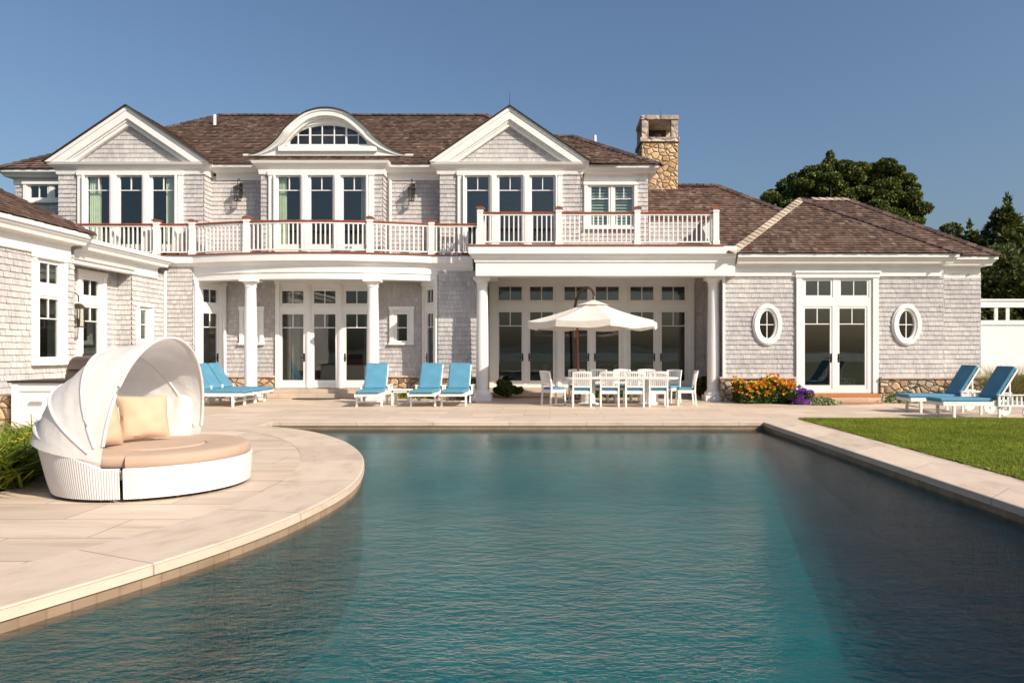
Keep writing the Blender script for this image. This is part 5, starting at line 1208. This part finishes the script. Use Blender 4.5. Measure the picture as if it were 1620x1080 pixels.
# day lilies
lil = [(-6.12, 7.72), (-6.42, 8.15), (-6.38, 8.62), (-6.62, 9.02), (-6.85, 9.5), (-6.9, 8.5), (-5.98, 7.38), (-7.1, 10.1), (-7.25, 9.3), (-7.5, 10.6), (-6.5, 7.6), (-7.6, 9.9)]
spots_ = ['carrying the large yellow bloom', 'just behind the clump with the large yellow bloom', 'third from the viewer along the patio edge', 'fourth from the viewer along the patio edge', 'below the counter, along the patio edge',
 'in the second row behind the patio edge', 'nearest the viewer at the tip of the bed', 'in front of the counter post', 'in the second row, farther back', 'farthest back at the counter foot', 'cut off by the left edge near the bed tip', 'behind the others beside the stone wall']
for (x, y), sp_ in zip(lil, spots_):
    n = 360; b0 = np.stack([rng.normal(size=n)*0.13, rng.normal(size=n)*0.13, np.zeros(n)], 1)
    n2 = 60; b1 = np.stack([rng.normal(size=n2)*0.12, rng.normal(size=n2)*0.12, np.zeros(n2)], 1)
    parts = [('leaves', blades(b0, 0.50, 0.034, 0.95, 1.2), 4, 'lily')]
    plant_thing('daylily_clump', 'green daylily clump ' + sp_, 'plant', (x, y, 0.02), parts, 'daylily clumps in the left bed')
def flower(x, y, z, s, label):
    P = []
    for k in range(6):
        a = k*PI/3; d = Vector((math.cos(a), math.sin(a)*0.7, 0.35)); e = Vector((-math.sin(a), math.cos(a), 0))
        for q in ((0, 0.10, 0.5, 0.34), (0.5, 0.34, 1.0, 0.05)): P += [d*s*q[0]+e*s*q[1]*0.5, d*s*q[0]-e*s*q[1]*0.5, d*s*q[2]-e*s*q[3]*0.5, d*s*q[2]+e*s*q[3]*0.5]
    t = thing('daylily_flower', label, 'flower', (x, y, z)); npmesh('petals', np.array([tuple(v) for v in P]), 4, 'yellow', t)
    mb = MB('shrub'); mb.tube([(0, 0, 0), (0.02, 0.04, -z+0.03)], 0.005, 5); mb.build('stalk', None, t)
flower(-5.76, 7.62, 0.50, 0.085, 'bright yellow daylily bloom beside the daybed shell')
flower(-5.70, 7.52, 0.32, 0.055, 'smaller orange yellow bloom below the bright yellow one')
for fx_, fy_, fz_, fs_, fl_ in ((-5.95, 7.75, 0.46, 0.06, 'yellow bloom left of the largest one'), (-6.15, 8.2, 0.50, 0.055, 'yellow bloom standing behind the largest one'), (-5.85, 7.50, 0.22, 0.05, 'low yellow bloom close to the patio edge'), (-6.30, 8.5, 0.54, 0.05, 'yellow bloom at the back below the counter')): flower(fx_, fy_, fz_, fs_, fl_)
flower(-6.68, 8.95, 0.66, 0.035, 'small yellow bud highest in the left bed')
def pathlight(x, y, label):
    t = thing('path_light', label, 'path light', (x, y, 0)); mb = MB('bronze'); mb.tube([(0, 0, 0), (0, 0, 0.44)], 0.012, 8); mb.build('stem', None, t)
    mb = MB('bronze'); mb.lathe([(0.11, 0.42), (0.10, 0.44), (0.02, 0.50), (0.0, 0.53)], (0, 0, 0), 16); mb.build('hat', None, t)
pathlight(7.25, 20.2, 'bronze path light above the purple flowers by the pavilion doors'); pathlight(10.5, 19.95, 'bronze path light at the stone base left of the far lounger')
# ============================================================ trees
def tree(name, label, loc, blobs, leaf, n_each, mat, trunk, cat='tree', elong=2.0, spread=0.9):
    t = thing(name, label, cat, loc); P = []; Dd = []
    for c, r in blobs:
        n = int(n_each*(r[0]*r[1])**0.5*r[2]**0.5); p, d = ball(n, r, c, 0.72); P.append(p); Dd.append(d)
    P = np.concatenate(P); Dd = np.concatenate(Dd); npmesh('crown', leaves(P, leaf, elong, Dd, spread), 4, mat, t)
    mb = MB('bark'); 
    for pts, rs in trunk: mb.tube(pts, rs, 8)
    mb.build('trunk', None, t, smooth=True); return t
# black pine: crown spans x 1210..1490, top 250 at 42 m
Yp = 44.0; fx = lambda px: (px-870)*Yp/1100; fz = lambda py: 1.47+(556-py)*Yp/1100
outl = [(1216, 308), (1232, 296), (1248, 283), (1262, 275), (1280, 268), (1300, 262), (1322, 266), (1340, 268), (1362, 264), (1385, 263), (1402, 270), (1420, 283), (1428, 296), (1440, 312), (1450, 326), (1446, 340), (1430, 350), (1415, 360), (1485, 362)]
bl = []
for px, py in outl + [(px, py+14) for px, py in outl[3:15]] + [(1350, 266), (1330, 264), (1312, 262), (1345, 276), (1325, 276)]: bl.append(((fx(px)-fx(1335), random.uniform(-1.5, 1.5), fz(py)-0.3), (0.65, 0.7, 0.40)))
for i in range(300):
    a = random.uniform(0, PI); rr = random.random()**0.5
    px = 1332+113*rr*math.cos(a)+(random.uniform(-3, 3)); py = 378-106*rr*math.sin(a)**0.75
    yy_ = random.uniform(-3.0, 2.0) * (1-0.5*rr)
    bl.append(((fx(px)-fx(1335), yy_, fz(py)-0.2), (random.uniform(0.35, 0.7), 0.6, random.uniform(0.22, 0.38))))
bl += [((fx(px)-fx(1335), -0.5, fz(py)), (1.0, 0.9, 0.5)) for px, py in ((1368, 276), (1384, 274), (1398, 282), (1376, 290), (1392, 298), (1360, 288), (1408, 294))]
bl += [((fx(1303)-fx(1335), -1.0, fz(257)), (0.24, 0.24, 0.5)), ((fx(1303)-fx(1335), -1.0, fz(268)), (0.5, 0.4, 0.5)), ((fx(1300)-fx(1335), -1.0, fz(278)), (0.8, 0.6, 0.5))]
tk = [([(0, 0, 0), (0.1, 0, 5), (0, 0, 9)], [0.4, 0.3, 0.15])]
for i in range(12): a = i*0.55; tk.append(([(0, 0, 5+i*0.25), (2.2*math.cos(a), 1.5*math.sin(a), 8.5+random.random()), (3.6*math.cos(a), 2.2*math.sin(a), 9.3+random.random())], [0.14, 0.08, 0.03]))
tree('pine_tree', 'large rounded dark pine rising behind the right pavilion roof', (fx(1335), Yp, 0), bl, 0.115, 1500, 'pine', tk)
def cedar(x, y, h, w, label, n=26, tiers=16, leaf=0.13):
    bl = [((0, 0, h-0.5), (0.12, 0.12, 0.7))]
    for i in range(tiers):
        f_ = (i+0.6)/tiers; z = h-0.6-(h-1.0)*f_; rad = w*f_**0.75
        m_ = 3+int(7*f_)
        for k in range(m_):
            a = random.uniform(0, 2*PI); rr = rad*random.uniform(0.55, 1.05)
            bl.append(((rr*math.cos(a), rr*math.sin(a), z+0.25*rr+random.uniform(-0.2, 0.3)), (0.26+0.14*rad, 0.26+0.14*rad, random.uniform(0.3, 0.55))))
    return tree('cedar_tree', label, (x, y, 0), bl, leaf, 700, 'cedar', [([(0, 0, 0), (0, 0, h*0.6), (0, 0, h-0.3)], [0.22, 0.14, 0.03])], elong=2.4, spread=0.6)
Yc = 29.0; gx = lambda px: (px-870)*Yc/1100; gz = lambda py: 1.47+(556-py)*Yc/1100
cedar(gx(1594), Yc, gz(312), 2.3, 'tallest pointed dark cedar above the white fence')
cedar(gx(1539), Yc+1, gz(357), 1.5, 'short cedar just right of the pavilion eave')
cedar(gx(1567), Yc+1.5, gz(345), 1.9, 'cedar between the short one and the tallest one above the fence')
cedar(gx(1652), Yc, gz(300), 2.6, 'dark cedar cut by the right edge of the view')
cedar(gx(1625), Yc+3, gz(352), 2.4, 'dark cedar behind and right of the tallest one')
cedar(gx(1720), Yc+2, gz(310), 2.6, 'outermost cedar standing right of the others')
bl = []
Yh = 26.5
for i in range(60): bl.append(((random.uniform(-1, 9), random.uniform(-0.8, 1.2), random.uniform(0.8, 5.0)), (0.9, 0.8, 0.7)))
tree('evergreen_hedge', 'dense dark evergreen hedge close behind the white fence', (14.2, Yh+0.5, 0), bl, 0.12, 900, 'cedar', [([(x, 0, 0), (x, 0, 3.5)], [0.1, 0.05]) for x in (0, 2, 4, 6)], 'hedge')
# low trees behind the viewer, seen only in the window reflections
for x, y, h in ((-30, -45, 3.2), (-8, -50, 3.0), (14, -52, 3.0), (34, -44, 3.4)):
    bl = [((random.uniform(-7, 7), random.uniform(-1, 1), random.uniform(0.4, h*0.7)), (1.8, 1.2, 0.8)) for _ in range(14)]
